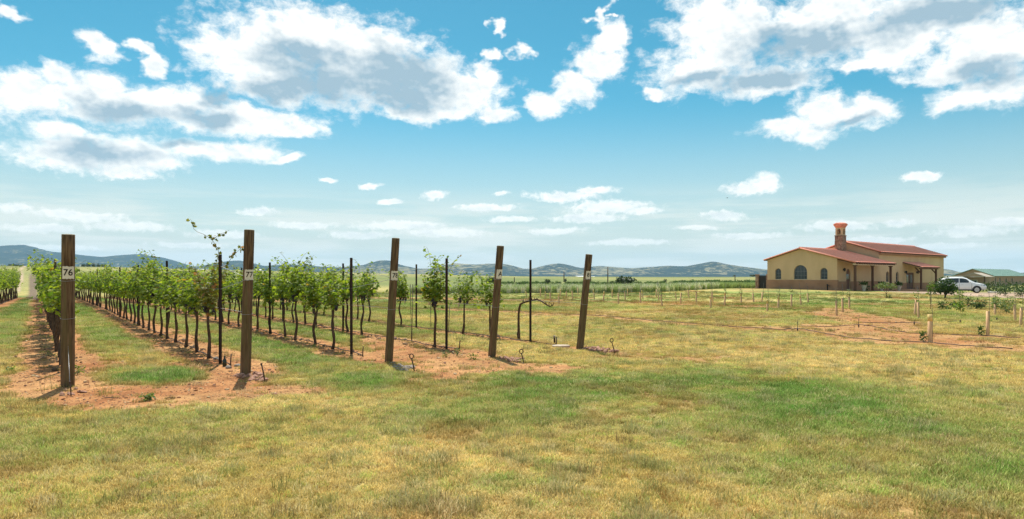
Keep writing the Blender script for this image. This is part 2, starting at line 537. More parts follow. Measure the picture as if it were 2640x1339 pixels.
S_ = 1.0248
APRON = [[flat(x * S_, y * S_) for x, y in [(20, 985), (60, 1045), (200, 1046), (330, 1036), (480, 1012), (790, 990), (775, 968), (680, 945), (640, 915), (540, 910), (470, 905), (380, 912), (250, 900), (190, 880), (130, 880)]],
         [flat(x * S_, y * S_) for x, y in [(880, 872), (960, 915), (1060, 968), (1185, 966), (1195, 945), (1300, 938), (1420, 945), (1500, 926), (1450, 918), (1330, 914), (1290, 922), (1240, 900), (1130, 882), (1020, 852), (930, 848)]],
         [flat(x * S_, y * S_) for x, y in [(1990, 832), (2250, 868), (2560, 885), (2640, 880), (2500, 858), (2330, 838), (2330, 812), (2200, 790), (2080, 775), (2000, 790), (2140, 815)]],
         [flat(x * S_, y * S_) for x, y in [(1470, 880), (1500, 900), (1640, 906), (1760, 915), (1800, 900), (1620, 886)]]]
GREENS = [(380, 968, 135, 22, 1.6), (320, 850, 120, 45, 0.8), (60, 850, 90, 80, 0.6), (860, 945, 190, 40, 1.0), (720, 880, 110, 45, 0.9), (960, 985, 160, 22, 0.5),
          (1450, 1000, 260, 42, 1.0), (1750, 985, 260, 34, 0.8), (1250, 1075, 210, 40, 0.75), (2150, 1065, 250, 42, 0.85), (1950, 1015, 200, 34, 0.7), (2320, 1115, 180, 30, 0.6),
          (350, 1150, 200, 40, 0.25), (120, 1185, 140, 40, 0.35), (1320, 1240, 200, 35, 0.4), (2000, 1240, 150, 40, 0.4), (2560, 1200, 120, 50, 0.4), (1700, 1180, 260, 30, 0.15),
          (1560, 850, 330, 26, 0.45), (1100, 900, 120, 10, 0.4), (2250, 790, 300, 14, 0.45), (1950, 830, 220, 14, 0.3)]
DRYS = [(620, 1035, 360, 34, 0.5), (1500, 900, 260, 16, 0.4), (2100, 905, 420, 34, 0.45), (900, 1200, 500, 60, 0.15), (2350, 960, 300, 40, 0.35), (1300, 820, 260, 10, 0.5)]

HOSE_LINES = [[(700, 774), (1010, 796), (1150, 797), (1320, 803), (1440, 809), (1560, 816), (1680, 827), (1780, 835), (1920, 845), (2056, 851), (2130, 862), (2200, 873), (2290, 880), (2398, 885), (2520, 895), (2640, 902)],
              [(2060, 841), (2160, 843), (2245, 843), (2350, 860), (2500, 866), (2640, 874)], [(900, 764), (1500, 776), (2200, 799)]]

def masks(X, Y):
    """soil, green, gravel, track amounts for ground points"""
    Ys = np.maximum(Y, 0.5)
    px = CX + F * X / Ys
    py = HY + F * H / Ys
    n1 = fbm(X * 0.9, Y * 0.9, 21, 4) - 0.5
    n2 = fbm(X * 0.22, Y * 0.22, 22, 4) - 0.5
    n3 = fbm(X * 3.1, Y * 3.1, 23, 3) - 0.5
    r = np.hypot(X, Y)
    soil = np.zeros(X.shape)
    for key, (ex, ey) in POSTS.items():
        rd = row_dir(key)
        t = (X - ex) * rd[0] + (Y - ey) * rd[1]
        d = np.abs((X - ex) * rd[1] - (Y - ey) * rd[0])
        w = {'75': 0.66, '76': 0.70, '77': 0.72, '78': 0.58, '79': 0.42, '80': 0.30}[key]
        s = sstep(0.18, -0.18, d - w - n1 * 0.8 - n3 * 0.3) * sstep(-1.2, 0.2, t + n1) * sstep(68, 63, t)
        soil = np.maximum(soil, s)
    for i, poly in enumerate(APRON):
        sd = poly_mask(X, Y, poly, 0.2)
        k = (1.0, 0.95, 0.85, 0.85)[i]
        soil = np.maximum(soil, k * sstep(-0.25, 0.3, sd + n1 * 1.5 + n3 * 1.5 - 0.05))
    green = 0.22 + n2 * 0.9 + n1 * 0.6 + n3 * 0.35
    soil = np.maximum(soil, 0.5 * sstep(0.12, 0.30, fbm(X * 0.7 + 40, Y * 0.7, 33, 4) - 0.5 + n3 * 0.25) * (r < 60))
    near = (Y > 3) & (r < 75)
    for x, y, rx, ry, w in GREENS:
        green = green + np.where(near, 0.72 * w * np.clip(0.78 + n1 * 1.7 + n3, 0.1, 1.3) * np.exp(-(((px - x) / rx) ** 2 + ((py - y) / ry) ** 2)), 0)
    for x, y, rx, ry, w in DRYS:
        green = green - np.where(near, w * np.exp(-(((px - x) / rx) ** 2 + ((py - y) / ry) ** 2)), 0)
    gp_ = np.where(near, 1.7 * np.exp(-(((px - 380) / 130) ** 2 + ((py - 968) / 24) ** 2) ** 2), 0)
    soil = soil * (1 - np.clip(gp_, 0, 1))
    # grass alleys between the rows
    tt = (X + 4.48) * ROW[0] + (Y - 11.47) * ROW[1]
    pp = (X + 4.48) * PRP[0] + (Y - 11.47) * PRP[1]
    green = green + 0.32 * sstep(1.5, 7, tt) * sstep(9.5, 8, pp)
    green = green + 0.40 * sstep(20, 40, Y) * sstep(110, 80, r) + n2 * 0.9 * sstep(20, 40, Y)
    # young field: bare drifts
    drift = sstep(0.05, 0.22, fbm(X * 0.5 + 3, Y * 0.5, 31, 4) - 0.52 + 0.05) * sstep(8.5, 10, pp) * sstep(60, 45, r) * sstep(15, 19, Y)
    soil = np.maximum(soil, 0.55 * drift)
    for line in HOSE_LINES:                       # worn strips along the drip hoses
        yl = np.interp(px, [q[0] for q in line], [q[1] for q in line], left=-99, right=-99)
        w = (yl - HY) * 0.05
        soil = np.maximum(soil, np.where(near, 0.85 * sstep(1.3, 0.2, np.abs(py - yl - 1.5) / np.maximum(w, 1) - n1 * 2.2 - n3), 0))
    gt = np.interp(px, [2100, 2250, 2400, 2640, 4000], [748, 749.5, 751, 752, 752])
    gb = np.interp(px, [2100, 2250, 2400, 2480, 2640, 4000], [748.5, 752.5, 759.5, 765, 770, 772])
    wob = n2 * 3
    gravel = sstep(gt - 3, gt - 1, py) * sstep(gb + 0.8, gb - 0.8, py + wob * 0.4) * (px > 2105) * (Y > 30) * (Y < 130)
    trk_c = np.interp(py, [694, 704, 715, 726, 738, 757], [72, 66, 60, 52, 49, 40])
    return soil, np.clip(green, 0, 1.25), gravel, n1, n2, n3, px, py, r

C_DRY = np.array([0.49, 0.385, 0.130]); C_STRAW = np.array([0.60, 0.475, 0.195]); C_GREEN = np.array([0.285, 0.305, 0.088]); C_LUSH = np.array([0.20, 0.27, 0.070])
C_SOIL = np.array([0.345, 0.143, 0.057]); C_SOIL2 = np.array([0.44, 0.238, 0.100]); C_GRAVEL = np.array([0.43, 0.31, 0.225])
C_MEADOW = np.array([0.30, 0.28, 0.11]); C_MEADOW2 = np.array([0.17, 0.2, 0.07])

def lerp(a, b, t):
    return a + (b - a) * np.clip(t, 0, 1)[..., None]

def albedo(X, Y):
    soil, green, gravel, n1, n2, n3, px, py, r = masks(X, Y)
    c = lerp(C_DRY[None], C_STRAW[None], 0.5 + n1 * 2.0 + n3)
    c = lerp(c, C_GREEN[None], (green - 0.12) * 1.5)
    c = lerp(c, C_LUSH[None], (green - 0.72) * 1.8)
    s = lerp(C_SOIL[None], C_SOIL2[None], 0.45 + n1 * 2.2 + n3 * 1.2)
    grass = c
    c = lerp(c, s, soil * 1.05)
    c = lerp(c, C_GRAVEL[None], gravel)
    strk = fbm(X * 0.30 + 5, Y * 0.16, 47, 4) - 0.5
    midb = sstep(30, 48, r) * sstep(105, 80, r)
    c = c * (1 - (0.16 - 0.9 * strk) * midb)[..., None]  # mid-field colour darkened to stand for tuft self-shadowing, broken by streaks
    c = lerp(c, C_SOIL2[None] * 0.9, 0.75 * sstep(0.10, 0.24, fbm(X * 0.35, Y * 0.2 + 60, 49, 3) - 0.5) * midb)
    far = sstep(75, 130, r)
    mfar = lerp(C_MEADOW[None], C_MEADOW2[None], (fbm(X * 0.012, Y * 0.012, 41, 4) - 0.42) * 3.2)
    c = lerp(c, mfar, far)
    dark = sstep(0.54, 0.62, fbm(X * 0.004 + 9, Y * 0.0025, 43, 3)) * sstep(160, 260, r) * 0.6
    c = lerp(c, np.array([[0.10, 0.125, 0.05]]), dark)
    # dirt track and tilled plot running up the slope on the left
    pxx = CX + F * X / np.maximum(Y, 0.5)
    tr_x = np.interp(r, [95, 130, 180, 260, 330, 420, 480], [47, 50, 55, 52, 62, 70, 76])
    wid = np.interp(r, [95, 200, 420], [5, 4, 3.2])
    trk = sstep(wid * 1.3, wid * 0.6, np.abs(pxx - tr_x + n2 * 4)) * sstep(95, 110, r) * sstep(520, 450, r) * (Y > 10)
    c = lerp(c, np.array([[0.44, 0.325, 0.235]]), trk)
    til = sstep(3, -1, np.abs(pxx - np.interp(r, [66, 330], [84, 92])) - np.interp(r, [66, 330], [13, 6])) * sstep(66, 68, r) * sstep(360, 300, r) * (Y > 10)
    c = lerp(c, np.array([[0.17, 0.12, 0.092]]), til * 0.9)
    return c, soil, gravel, green


# ------------------------------------------------------------------ ground sheet
def build_ground():
    rs = [0.5]
    while rs[-1] < 9500:
        rs.append(rs[-1] * 1.0185 + 0.002)
    rs = np.array(rs)
    fine = np.arange(-44, 44.01, 0.16)
    co = np.concatenate([fine, np.linspace(44, 316, 70)[1:-1]])
    az_ = np.radians(co)
    RR, AA = np.meshgrid(rs, az_, indexing='ij')
    X = RR * np.sin(AA); Y = RR * np.cos(AA)
    Z = gz(X, Y)
    nr, na = X.shape
    verts = np.stack([X.ravel(), Y.ravel(), Z.ravel()], 1)
    verts = np.vstack([verts, [[0, 0, float(gz(0.0, 0.0))]]])
    i, j = np.meshgrid(np.arange(nr - 1), np.arange(na), indexing='ij')
    j2 = (j + 1) % na
    quads = np.stack([i * na + j, (i + 1) * na + j, (i + 1) * na + j2, i * na + j2], -1).reshape(-1, 4)
    c = nr * na
    tris = np.stack([np.full(na, c), np.arange(na), (np.arange(na) + 1) % na], 1)
    nq, nt = len(quads), len(tris)
    me = bpy.data.meshes.new('ground')
    me.vertices.add(len(verts))
    me.vertices.foreach_set('co', verts.astype(np.float32).ravel())
    me.loops.add(nq * 4 + nt * 3)
    me.loops.foreach_set('vertex_index', np.concatenate([quads.ravel(), tris.ravel()]).astype(np.int32))
    me.polygons.add(nq + nt)
    st = np.concatenate([np.arange(nq) * 4, nq * 4 + np.arange(nt) * 3]).astype(np.int32)
    me.polygons.foreach_set('loop_start', st)
    me.update(calc_edges=True)
    me.polygons.foreach_set('use_smooth', np.ones(nq + nt, bool))
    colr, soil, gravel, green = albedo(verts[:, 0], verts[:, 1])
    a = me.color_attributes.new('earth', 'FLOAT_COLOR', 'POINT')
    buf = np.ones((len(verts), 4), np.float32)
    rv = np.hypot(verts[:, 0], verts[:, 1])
    gap_shade = 1 - 0.34 * (1 - np.clip(soil, 0, 1)) * (1 - sstep(30, 48, rv))  # sheet colour darkened under near grass so gaps between tufts look shaded
    buf[:, :3] = colr * gap_shade[:, None]
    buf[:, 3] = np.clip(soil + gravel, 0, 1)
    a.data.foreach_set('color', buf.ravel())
    me.validate()
    m, N, b = principled('ground_grass_and_soil', (0.3, 0.25, 0.1), 0.95, 0.1)
    at = N.n('ShaderNodeAttribute', attribute_name='earth')
    g = N.n('ShaderNodeNewGeometry')
    pos = g.outputs['Position']
    fl = N.v('MULTIPLY', pos, (1, 1, 0))
    n_f = N.noise(fl, 22.0, 5.0, 0.7)
    n_m = N.noise(fl, 3.2, 5.0, 0.62)
    n_c = N.noise(fl, 0.45, 4.0, 0.6)
    cd = N.n('ShaderNodeVectorMath', operation='LENGTH')
    N.t.links.new(fl, cd.inputs[0])
    dist = cd.outputs[1]
    v1 = N.lin(n_f, 0.25, 0.75, 0.62, 1.36)
    v2 = N.lin(n_m, 0.25, 0.75, 0.70, 1.28)
    v3 = N.lin(n_c, 0.25, 0.75, 0.82, 1.16)
    v = N.m('MULTIPLY', N.m('MULTIPLY', v1, v2), v3)
    col = N.mix(1.0, at.outputs['Color'], N.xyz(v, v, v), 'MULTIPLY')
    # tufts of fresher and of drier grass, finer than the sheet's own resolution
    hue = N.noise(N.v('ADD', fl, (31.0, 17.0, 0.0)), 1.9, 5.0, 0.65)
    veg = N.m('SUBTRACT', 1.0, at.outputs['Alpha'])
    col = N.mix(N.m('MULTIPLY', N.smooth(hue, 0.52, 0.68, 0.0, 0.55), veg), col, N.mix(1.0, col, (0.60, 0.86, 0.62), 'MULTIPLY'))
    col = N.mix(N.m('MULTIPLY', N.smooth(hue, 0.46, 0.32, 0.0, 0.5), veg), col, N.mix(1.0, col, (1.18, 1.06, 1.0), 'MULTIPLY'))
    N.put(b.inputs['Base Color'], col)
    bn = N.n('ShaderNodeBump')
    bn.inputs['Strength'].default_value = 0.9
    bn.inputs['Distance'].default_value = 0.035
    N.put(bn.inputs['Height'], N.m('ADD', N.m('MULTIPLY', n_f, 0.6), n_m))
    N.put(b.inputs['Normal'], bn.outputs[0])
    o = link('ground', me, None, m)
    tag(o, kind='structure')
    return o

GROUND = build_ground()


# ------------------------------------------------------------------ grass, pebbles: instanced ground cover
def hidden_collection(name, meshes):
    c = bpy.data.collections.new(name)
    for i, me in enumerate(meshes):
        o = bpy.data.objects.new(f'{name}_{i:02d}', me)
        c.objects.link(o)
    return c

def scatter(name, pts, col, rotz, scale, coll, label, cat, tilt=None):
    me = bpy.data.meshes.new(name)
    n = len(pts)
    me.vertices.add(n)
    me.vertices.foreach_set('co', np.asarray(pts, np.float32).ravel())
    def attr(nm, typ, data, key):
        a = me.attributes.new(nm, typ, 'POINT')
        a.data.foreach_set(key, np.asarray(data, np.float32).ravel())
    ca = np.ones((n, 4), np.float32); ca[:, :3] = col
    attr('tone', 'FLOAT_COLOR', ca, 'color')
    rot = np.zeros((n, 3), np.float32); rot[:, 2] = rotz
    if tilt is not None: rot[:, :2] = tilt
    attr('turn', 'FLOAT_VECTOR', rot, 'vector')
    sc3 = np.asarray(scale, np.float32)
    if sc3.ndim == 1: sc3 = np.repeat(sc3[:, None], 3, 1)
    attr('grow', 'FLOAT_VECTOR', sc3, 'vector')
    pick = me.attributes.new('pick', 'INT', 'POINT')
    pick.data.foreach_set('value', np.random.RandomState(5).randint(0, len(coll.objects), n).astype(np.int32))
    o = link(name, me)
    tag(o, label, cat, kind='stuff')
    ng = bpy.data.node_groups.new(name + '_scatter', 'GeometryNodeTree')
    ng.interface.new_socket('Geometry', in_out='INPUT', socket_type='NodeSocketGeometry')
    ng.interface.new_socket('Geometry', in_out='OUTPUT', socket_type='NodeSocketGeometry')
    G = NB(ng)
    gi = G.n('NodeGroupInput'); go = G.n('NodeGroupOutput')
    ci = G.n('GeometryNodeCollectionInfo')
    ci.inputs['Collection'].default_value = coll
    ci.inputs['Separate Children'].default_value = True
    ci.inputs['Reset Children'].default_value = True
    ip = G.n('GeometryNodeInstanceOnPoints')
    ip.inputs['Pick Instance'].default_value = True
    def named(nm, dt):
        a = G.n('GeometryNodeInputNamedAttribute', data_type=dt)
        a.inputs['Name'].default_value = nm
        return a.outputs[0]
    L = ng.links.new
    L(gi.outputs[0], ip.inputs['Points'])
    L(ci.outputs[0], ip.inputs['Instance'])
    L(named('pick', 'INT'), ip.inputs['Instance Index'])
    e2r = G.n('FunctionNodeEulerToRotation')
    L(named('turn', 'FLOAT_VECTOR'), e2r.inputs[0])
    L(e2r.outputs[0], ip.inputs['Rotation'])
    L(named('grow', 'FLOAT_VECTOR'), ip.inputs['Scale'])
    L(ip.outputs[0], go.inputs[0])
    md = o.modifiers.new('scatter', 'NODES')
    md.node_group = ng
    return o

def cover_material(name, transl=0.35):
    m = bpy.data.materials.new(name)
    m.use_nodes = True
    t = m.node_tree; t.nodes.clear()
    N = NB(t)
    ia = N.n('ShaderNodeAttribute', attribute_name='tone', attribute_type='INSTANCER')
    ba = N.n('ShaderNodeAttribute', attribute_name='leaf')
    f = ba.outputs['Fac']
    k = N.lin(f, 0, 1, 0.68, 1.32)
    col = N.mix(1.0, ia.outputs['Color'], N.xyz(k, k, N.lin(f, 0, 1, 0.6, 1.45)), 'MULTIPLY')
    d = N.n('ShaderNodeBsdfDiffuse'); N.put(d.inputs['Color'], col)
    if transl <= 0:
        o = N.n('ShaderNodeOutputMaterial'); t.links.new(d.outputs[0], o.inputs[0])
        return m
    tr = N.n('ShaderNodeBsdfTranslucent'); N.put(tr.inputs['Color'], col)
    mx = N.n('ShaderNodeMixShader'); mx.inputs[0].default_value = transl
    t.links.new(d.outputs[0], mx.inputs[1]); t.links.new(tr.outputs[0], mx.inputs[2])
    o = N.n('ShaderNodeOutputMaterial'); t.links.new(mx.outputs[0], o.inputs[0])
    return m

def set_leaf(me, vals_per_face):
    a = me.attributes.new('leaf', 'FLOAT', 'FACE')
    a.data.foreach_set('value', np.asarray(vals_per_face, np.float32))

def tuft_mesh(seed, blades, spread, h0, h1, width, lean):
    rng = random.Random(seed)
    vs, fs, val = [], [], []
    for b in range(blades):
        a = rng.random() * 6.283; d = spread * math.sqrt(rng.random())
        x, y = d * math.cos(a), d * math.sin(a)
        h = rng.uniform(h0, h1)
        la = rng.random() * 6.283
        ln = rng.uniform(*lean) * h
        w = width * rng.uniform(0.6, 1.2)
        wa = la + rng.uniform(0.9, 2.2)
        wx, wy = math.cos(wa) * w / 2, math.sin(wa) * w / 2
        mx, my = x + math.cos(la) * ln * 0.4, y + math.sin(la) * ln * 0.4
        tx, ty = x + math.cos(la) * ln, y + math.sin(la) * ln
        zt = math.sqrt(max(h * h - ln * ln, (0.15 * h) ** 2))
        i = len(vs)
        vs += [(x - wx, y - wy, -0.01), (x + wx, y + wy, -0.01), (mx + wx * 0.8, my + wy * 0.8, zt * 0.62), (mx - wx * 0.8, my - wy * 0.8, zt * 0.62), (tx, ty, zt)]
        fs += [(i, i + 1, i + 2, i + 3), (i + 3, i + 2, i + 4)]
        q = rng.random()
        val += [q, min(1, q + 0.12)]
    me = bpy.data.meshes.new('tuft')
    me.from_pydata(vs, [], fs)
    set_leaf(me, val)
    return me

def build_grass():
    mat = cover_material('grass_blades', 0.35)
    short = [tuft_mesh(100 + i, 44, 0.085, 0.03, 0.066, 0.0065, (0.4, 0.96)) for i in range(7)]
    for me in short: me.materials.append(mat)
    rng = np.random.RandomState(11)
    # density falls with distance
    rr = []
    N_TOT = 95000
    u = rng.random(N_TOT * 3)
    r = 4.0 + (46 - 4.0) * u ** 1.25
    dens = 150 * np.minimum(1, (7.5 / r)) ** 1.5
    pdf = 1.0 / (1.25 * np.maximum(u, 1e-4) ** 0.25) / (46 - 4.0)
    wgt = dens * r / pdf
    keep = rng.random(len(r)) < wgt / np.percentile(wgt, 99) * 0.9
    r = r[keep][:N_TOT]
    a = np.radians(rng.uniform(-41, 41, len(r)))
    X, Y = r * np.sin(a), r * np.cos(a)
    alb, soil, gravel, green = albedo(X, Y)
    clump = fbm(X * 2.2, Y * 2.2, 61, 3)
    ok = rng.random(len(X)) > np.clip(soil * 1.15, 0, 0.985)
    ok &= rng.random(len(X)) < 0.84 + 0.9 * (clump - 0.25)
    X, Y, r, alb, green, soil = X[ok], Y[ok], r[ok], alb[ok], green[ok], soil[ok]
    n = len(X)
    j = rng.random((n, 1))
    tone = alb * (0.86 + 0.88 * j)
    mixg = rng.random(n)
    fresh = (mixg < 0.10 + 0.25 * np.clip(green, 0, 1))
    tone[fresh] = tone[fresh] * np.array([0.68, 0.95, 0.66])
    straw = (mixg > 0.86)
    tone[straw] = 0.4 * tone[straw] + 0.6 * np.array([0.74, 0.61, 0.31])
    brown = (mixg > 0.80) & (mixg <= 0.86)
    tone[brown] = tone[brown] * np.array([0.72, 0.58, 0.52])
    # where soil shows the grass keeps its own colour
    gtone = lerp(C_DRY[None], C_GREEN[None], green * 1.2)
    s = np.clip(soil, 0, 1)[:, None]
    tone = tone * (1 - s) + gtone * (0.7 + 0.5 * j) * s
    sc = rng.uniform(0.65, 1.25, n) * (1 + np.clip(r - 7, 0, 40) * 0.028) * (0.8 + 0.35 * np.clip(green, 0, 1))
    sz = sc * (0.75 + 0.6 * vnoise(X * 0.8, Y * 0.8, 77))
    # thinner, coarser cover out to the far edge of the field
    m2 = 15000
    r2 = np.sqrt(rng.uniform(40 ** 2, 80 ** 2, m2))
    a2 = np.radians(rng.uniform(-41, 41, m2))
    X2, Y2 = r2 * np.sin(a2), r2 * np.cos(a2)
    al2, so2, gr2, ge2 = albedo(X2, Y2)
    ok = (rng.random(m2) > np.clip(so2 + gr2 * 2, 0, 0.97)) & (rng.random(m2) < 0.35 + sstep(0.35, 0.65, fbm(X2 * 0.3, Y2 * 0.2, 88, 3)))
    ok &= ~((X2 > 22) & (Y2 > 66))
    X2, Y2, al2, r2 = X2[ok], Y2[ok], al2[ok], r2[ok]
    n2_ = len(X2)
    s2 = rng.uniform(1.6, 2.8, n2_)
    X, Y = np.concatenate([X, X2]), np.concatenate([Y, Y2])
    tone = np.concatenate([tone, al2 * rng.uniform(0.85, 1.35, (n2_, 1))])
    sc = np.concatenate([sc, s2]); sz = np.concatenate([sz, s2 * rng.uniform(0.5, 1.0, n2_)])
    n = len(X)
    z = gz(X, Y)
    scatter('grass', np.stack([X, Y, z], 1), tone, rng.uniform(0, 6.28, n), np.stack([sc, sc, sz], 1), hidden_collection('short_tuft', short),
            'short dry yellow and green mown grass covering the field', 'grass')
    # taller clumps, weeds and grey-green bunches standing out of the mown sward
    bunch = [tuft_mesh(140 + i, 60, 0.10, 0.05, 0.125, 0.0055, (0.25, 0.85)) for i in range(5)]
    for me in bunch: me.materials.append(mat)
    n = 27000
    r = np.concatenate([4.0 + 26 * rng.random(24000) ** 1.3, np.sqrt(rng.uniform(25 ** 2, 76 ** 2, 3000))])
    a = np.radians(rng.uniform(-41, 41, n))
    X, Y = r * np.sin(a), r * np.cos(a)
    alb, soil, gravel, green = albedo(X, Y)
    cl = fbm(X * 0.9, Y * 0.9, 67, 3) * 0.22 + vnoise(X * 2.6, Y * 2.6, 68) * 0.5 + vnoise(X * 6.0, Y * 6.0, 69) * 0.28
    ok = (rng.random(n) < sstep(0.50, 0.78, cl) * 0.9 + 0.03) & (rng.random(n) > np.clip(soil * 0.93, 0, 0.97))
    X, Y, r, alb = X[ok], Y[ok], r[ok], alb[ok]
    n = len(X)
    j = rng.random((n, 1))
    pal = np.array([[0.15, 0.21, 0.07], [0.30, 0.32, 0.16], [0.66, 0.56, 0.30], [0.26, 0.30, 0.09], [0.30, 0.21, 0.11]])
    tone = (0.4 * alb + 0.6 * pal[rng.randint(0, 5, n)]) * (0.85 + 0.5 * j)
    sc = rng.uniform(0.55, 1.15, n) * (1 + np.clip(r - 8, 0, 60) * 0.03)
    scatter('grass_bunches', np.stack([X, Y, gz(X, Y)], 1), tone, rng.uniform(0, 6.28, n), np.stack([sc, sc, sc * rng.uniform(0.6, 1.1, n)], 1), hidden_collection('bunch_tuft', bunch),
            'taller bunches of green and straw-coloured grass scattered through the mown field', 'grass')
    return mat

GRASS_MAT = build_grass()

def pebble_mesh(seed, irregular=0.35, sub=1):
    rng = random.Random(seed)
    bm = bmesh.new()
    bmesh.ops.create_icosphere(bm, subdivisions=sub, radius=1.0)
    ax = (rng.uniform(0.8, 1.3), rng.uniform(0.6, 1.0), rng.uniform(0.4, 0.75))
    for v in bm.verts:
        k = 1 + rng.uniform(-irregular, irregular)
        v.co = Vector((v.co.x * ax[0], v.co.y * ax[1], v.co.z * ax[2])) * k
    me = bpy.data.meshes.new('pebble')
    bm.to_mesh(me); bm.free()
    return me

def build_pebbles():
    mat = cover_material('soil_crumbs', 0.0)
    ms = [pebble_mesh(300 + i) for i in range(6)]
    for me in ms:
        set_leaf(me, [random.random() for _ in me.polygons])
        me.materials.append(mat)
    rng = np.random.RandomState(21)
    n = 95000
    r = 8 + 34 * rng.random(n) ** 1.3
    a = np.radians(rng.uniform(-41, 41, n))
    X, Y = r * np.sin(a), r * np.cos(a)
    soil = masks(X, Y)[0]
    ok = rng.random(n) < (soil - 0.25) * (0.2 + 1.2 * vnoise(X * 1.7, Y * 1.7, 9))
    X, Y, r = X[ok], Y[ok], r[ok]
    n = len(X)
    j = rng.random((n, 1))
    pal = np.array([[0.42, 0.21, 0.11], [0.34, 0.17, 0.09], [0.52, 0.38, 0.22], [0.27, 0.15, 0.10]])
    tone = pal[rng.randint(0, 4, n)] * (0.75 + 0.5 * j)
    dl = np.full(n, 9.0)
    for key, (ex, ey) in POSTS.items():
        rd = row_dir(key)
        t = (X - ex) * rd[0] + (Y - ey) * rd[1]
        dl = np.where(t > 1.5, np.minimum(dl, np.abs((X - ex) * rd[1] - (Y - ey) * rd[0])), dl)
    lit = (dl < 0.33) & (rng.random(n) < 0.75)                # dead leaves and prunings under the vines
    tone[lit] = np.array([[0.20, 0.135, 0.085]]) * (0.5 + 1.1 * j[lit])
    sc = rng.uniform(0.004, 0.014, n) * (1 + (rng.random(n) < 0.06) * 1.6) * (1 + r * 0.01)
    sc = np.where(lit, sc * 1.8, sc)
    z = gz(X, Y) + sc * 0.15
    scatter('soil_crumbs', np.stack([X, Y, z], 1), tone, rng.uniform(0, 6.28, n), sc, hidden_collection('crumb', ms),
            'small reddish clods and pebbles strewn over the bare soil', 'pebbles')
    print('pebbles', n)

build_pebbles()


# ------------------------------------------------------------------ hills
def hill_material():
    m, N, b = principled('scrubby_hillside', (0.1, 0.11, 0.06), 0.95, 0.05)
    g = N.n('ShaderNodeNewGeometry')
    pos = g.outputs['Position']
    pos = N.v('MULTIPLY', pos, (1.0, 0.55, 3.0))
    s1 = N.noise(pos, 0.024, 5.0, 0.75, dims='3D')
    s2 = N.noise(pos, 0.0021, 3.0, 0.6, dims='3D')
    at = N.n('ShaderNodeAttribute', attribute_name='scrub')
    cover = N.m('ADD', N.m('ADD', s1, N.m('MULTIPLY', N.m('SUBTRACT', s2, 0.5), 0.55)), N.m('MULTIPLY', at.outputs['Fac'], 0.22))
    k = N.smooth(cover, 0.47, 0.60)
    col = N.mix(k, (0.24, 0.21, 0.12), (0.022, 0.034, 0.026))
    N.put(b.inputs['Base Color'], col)
    return m

def build_hills(name, dist, depth, prof, seed, foot=60.0, wood=0.6, rough=1.0):
    """range of hills: crest line given by direction, flanks with gullies; a real height field"""
    xs = np.array([q[0] for q in prof], float); ys = np.array([q[1] for q in prof], float)
    a0, a1 = math.atan((xs[0] - CX) / F), math.atan((xs[-1] - CX) / F)
    na, nd = int((a1 - a0) / R_(0.07)), 64
    A = np.linspace(a0, a1, na)
    top = (HY - np.interp(CX + F * np.tan(A), xs, ys)) / F * np.cos(A)
    # soften the traced corners
    k = np.ones(5) / 5
    top = np.convolve(np.pad(top, 2, mode='edge'), k, mode='valid')
    S = np.linspace(-1.0, 1.0, nd)
    AA, SS = np.meshgrid(A, S, indexing='ij')
    RR = dist + SS * depth
    X, Y = RR * np.sin(AA), RR * np.cos(AA)
    # the crest wanders towards and away from the viewer; spurs and gullies run down the flanks
    wander = (fbm(AA * 9, SS * 0, seed, 3) - 0.5) * 0.5
    u = np.clip(np.abs(SS - wander) / (1 - wander * np.sign(SS - wander)), 0, 1)
    fall = (1 - u) ** 1.25
    ridged = 1 - np.abs(2 * fbm(X / 520, Y / 520, seed + 5, 4) - 1)
    rough_k = rough * (1 - np.exp(-(u / 0.22) ** 2)) * u * (1 - u) * 4
    Hh = top[:, None] * dist
    Z = Hh * fall * (1 + 0.55 * (ridged - 0.62) * rough_k) + Hh * 0.06 * (fbm(X / 160, Y / 160, seed + 9, 3) - 0.5) * (u > 0.02)
    Z = np.minimum(Z, Hh * (RR / dist) * 1.0)
    Z = Z + H - foot * u ** 2
    edge = np.minimum(sstep(0, 0.02, (AA - a0) / (a1 - a0)), sstep(1, 0.98, (AA - a0) / (a1 - a0)))
    Z = (Z + 20) * edge - 20
    verts = np.stack([X.ravel(), Y.ravel(), Z.ravel()], 1)
    i, j = np.meshgrid(np.arange(na - 1), np.arange(nd - 1), indexing='ij')
    q = np.stack([i * nd + j, i * nd + j + 1, (i + 1) * nd + j + 1, (i + 1) * nd + j], -1).reshape(-1, 4)
    me = bpy.data.meshes.new(name)
    me.from_pydata(verts.tolist(), [], q.tolist())
    me.polygons.foreach_set('use_smooth', np.ones(len(q), bool))
    at = me.attributes.new('scrub', 'FLOAT', 'POINT')
    low = np.clip(1 - Z / (Hh.mean() * 0.30), -1, 1)
    at.data.foreach_set('value', (wood + 1.6 * np.clip(low, 0, 1)).astype(np.float32).ravel())
    o = link(name, me, None, HILL_MAT)
    return tag(o, kind='structure')

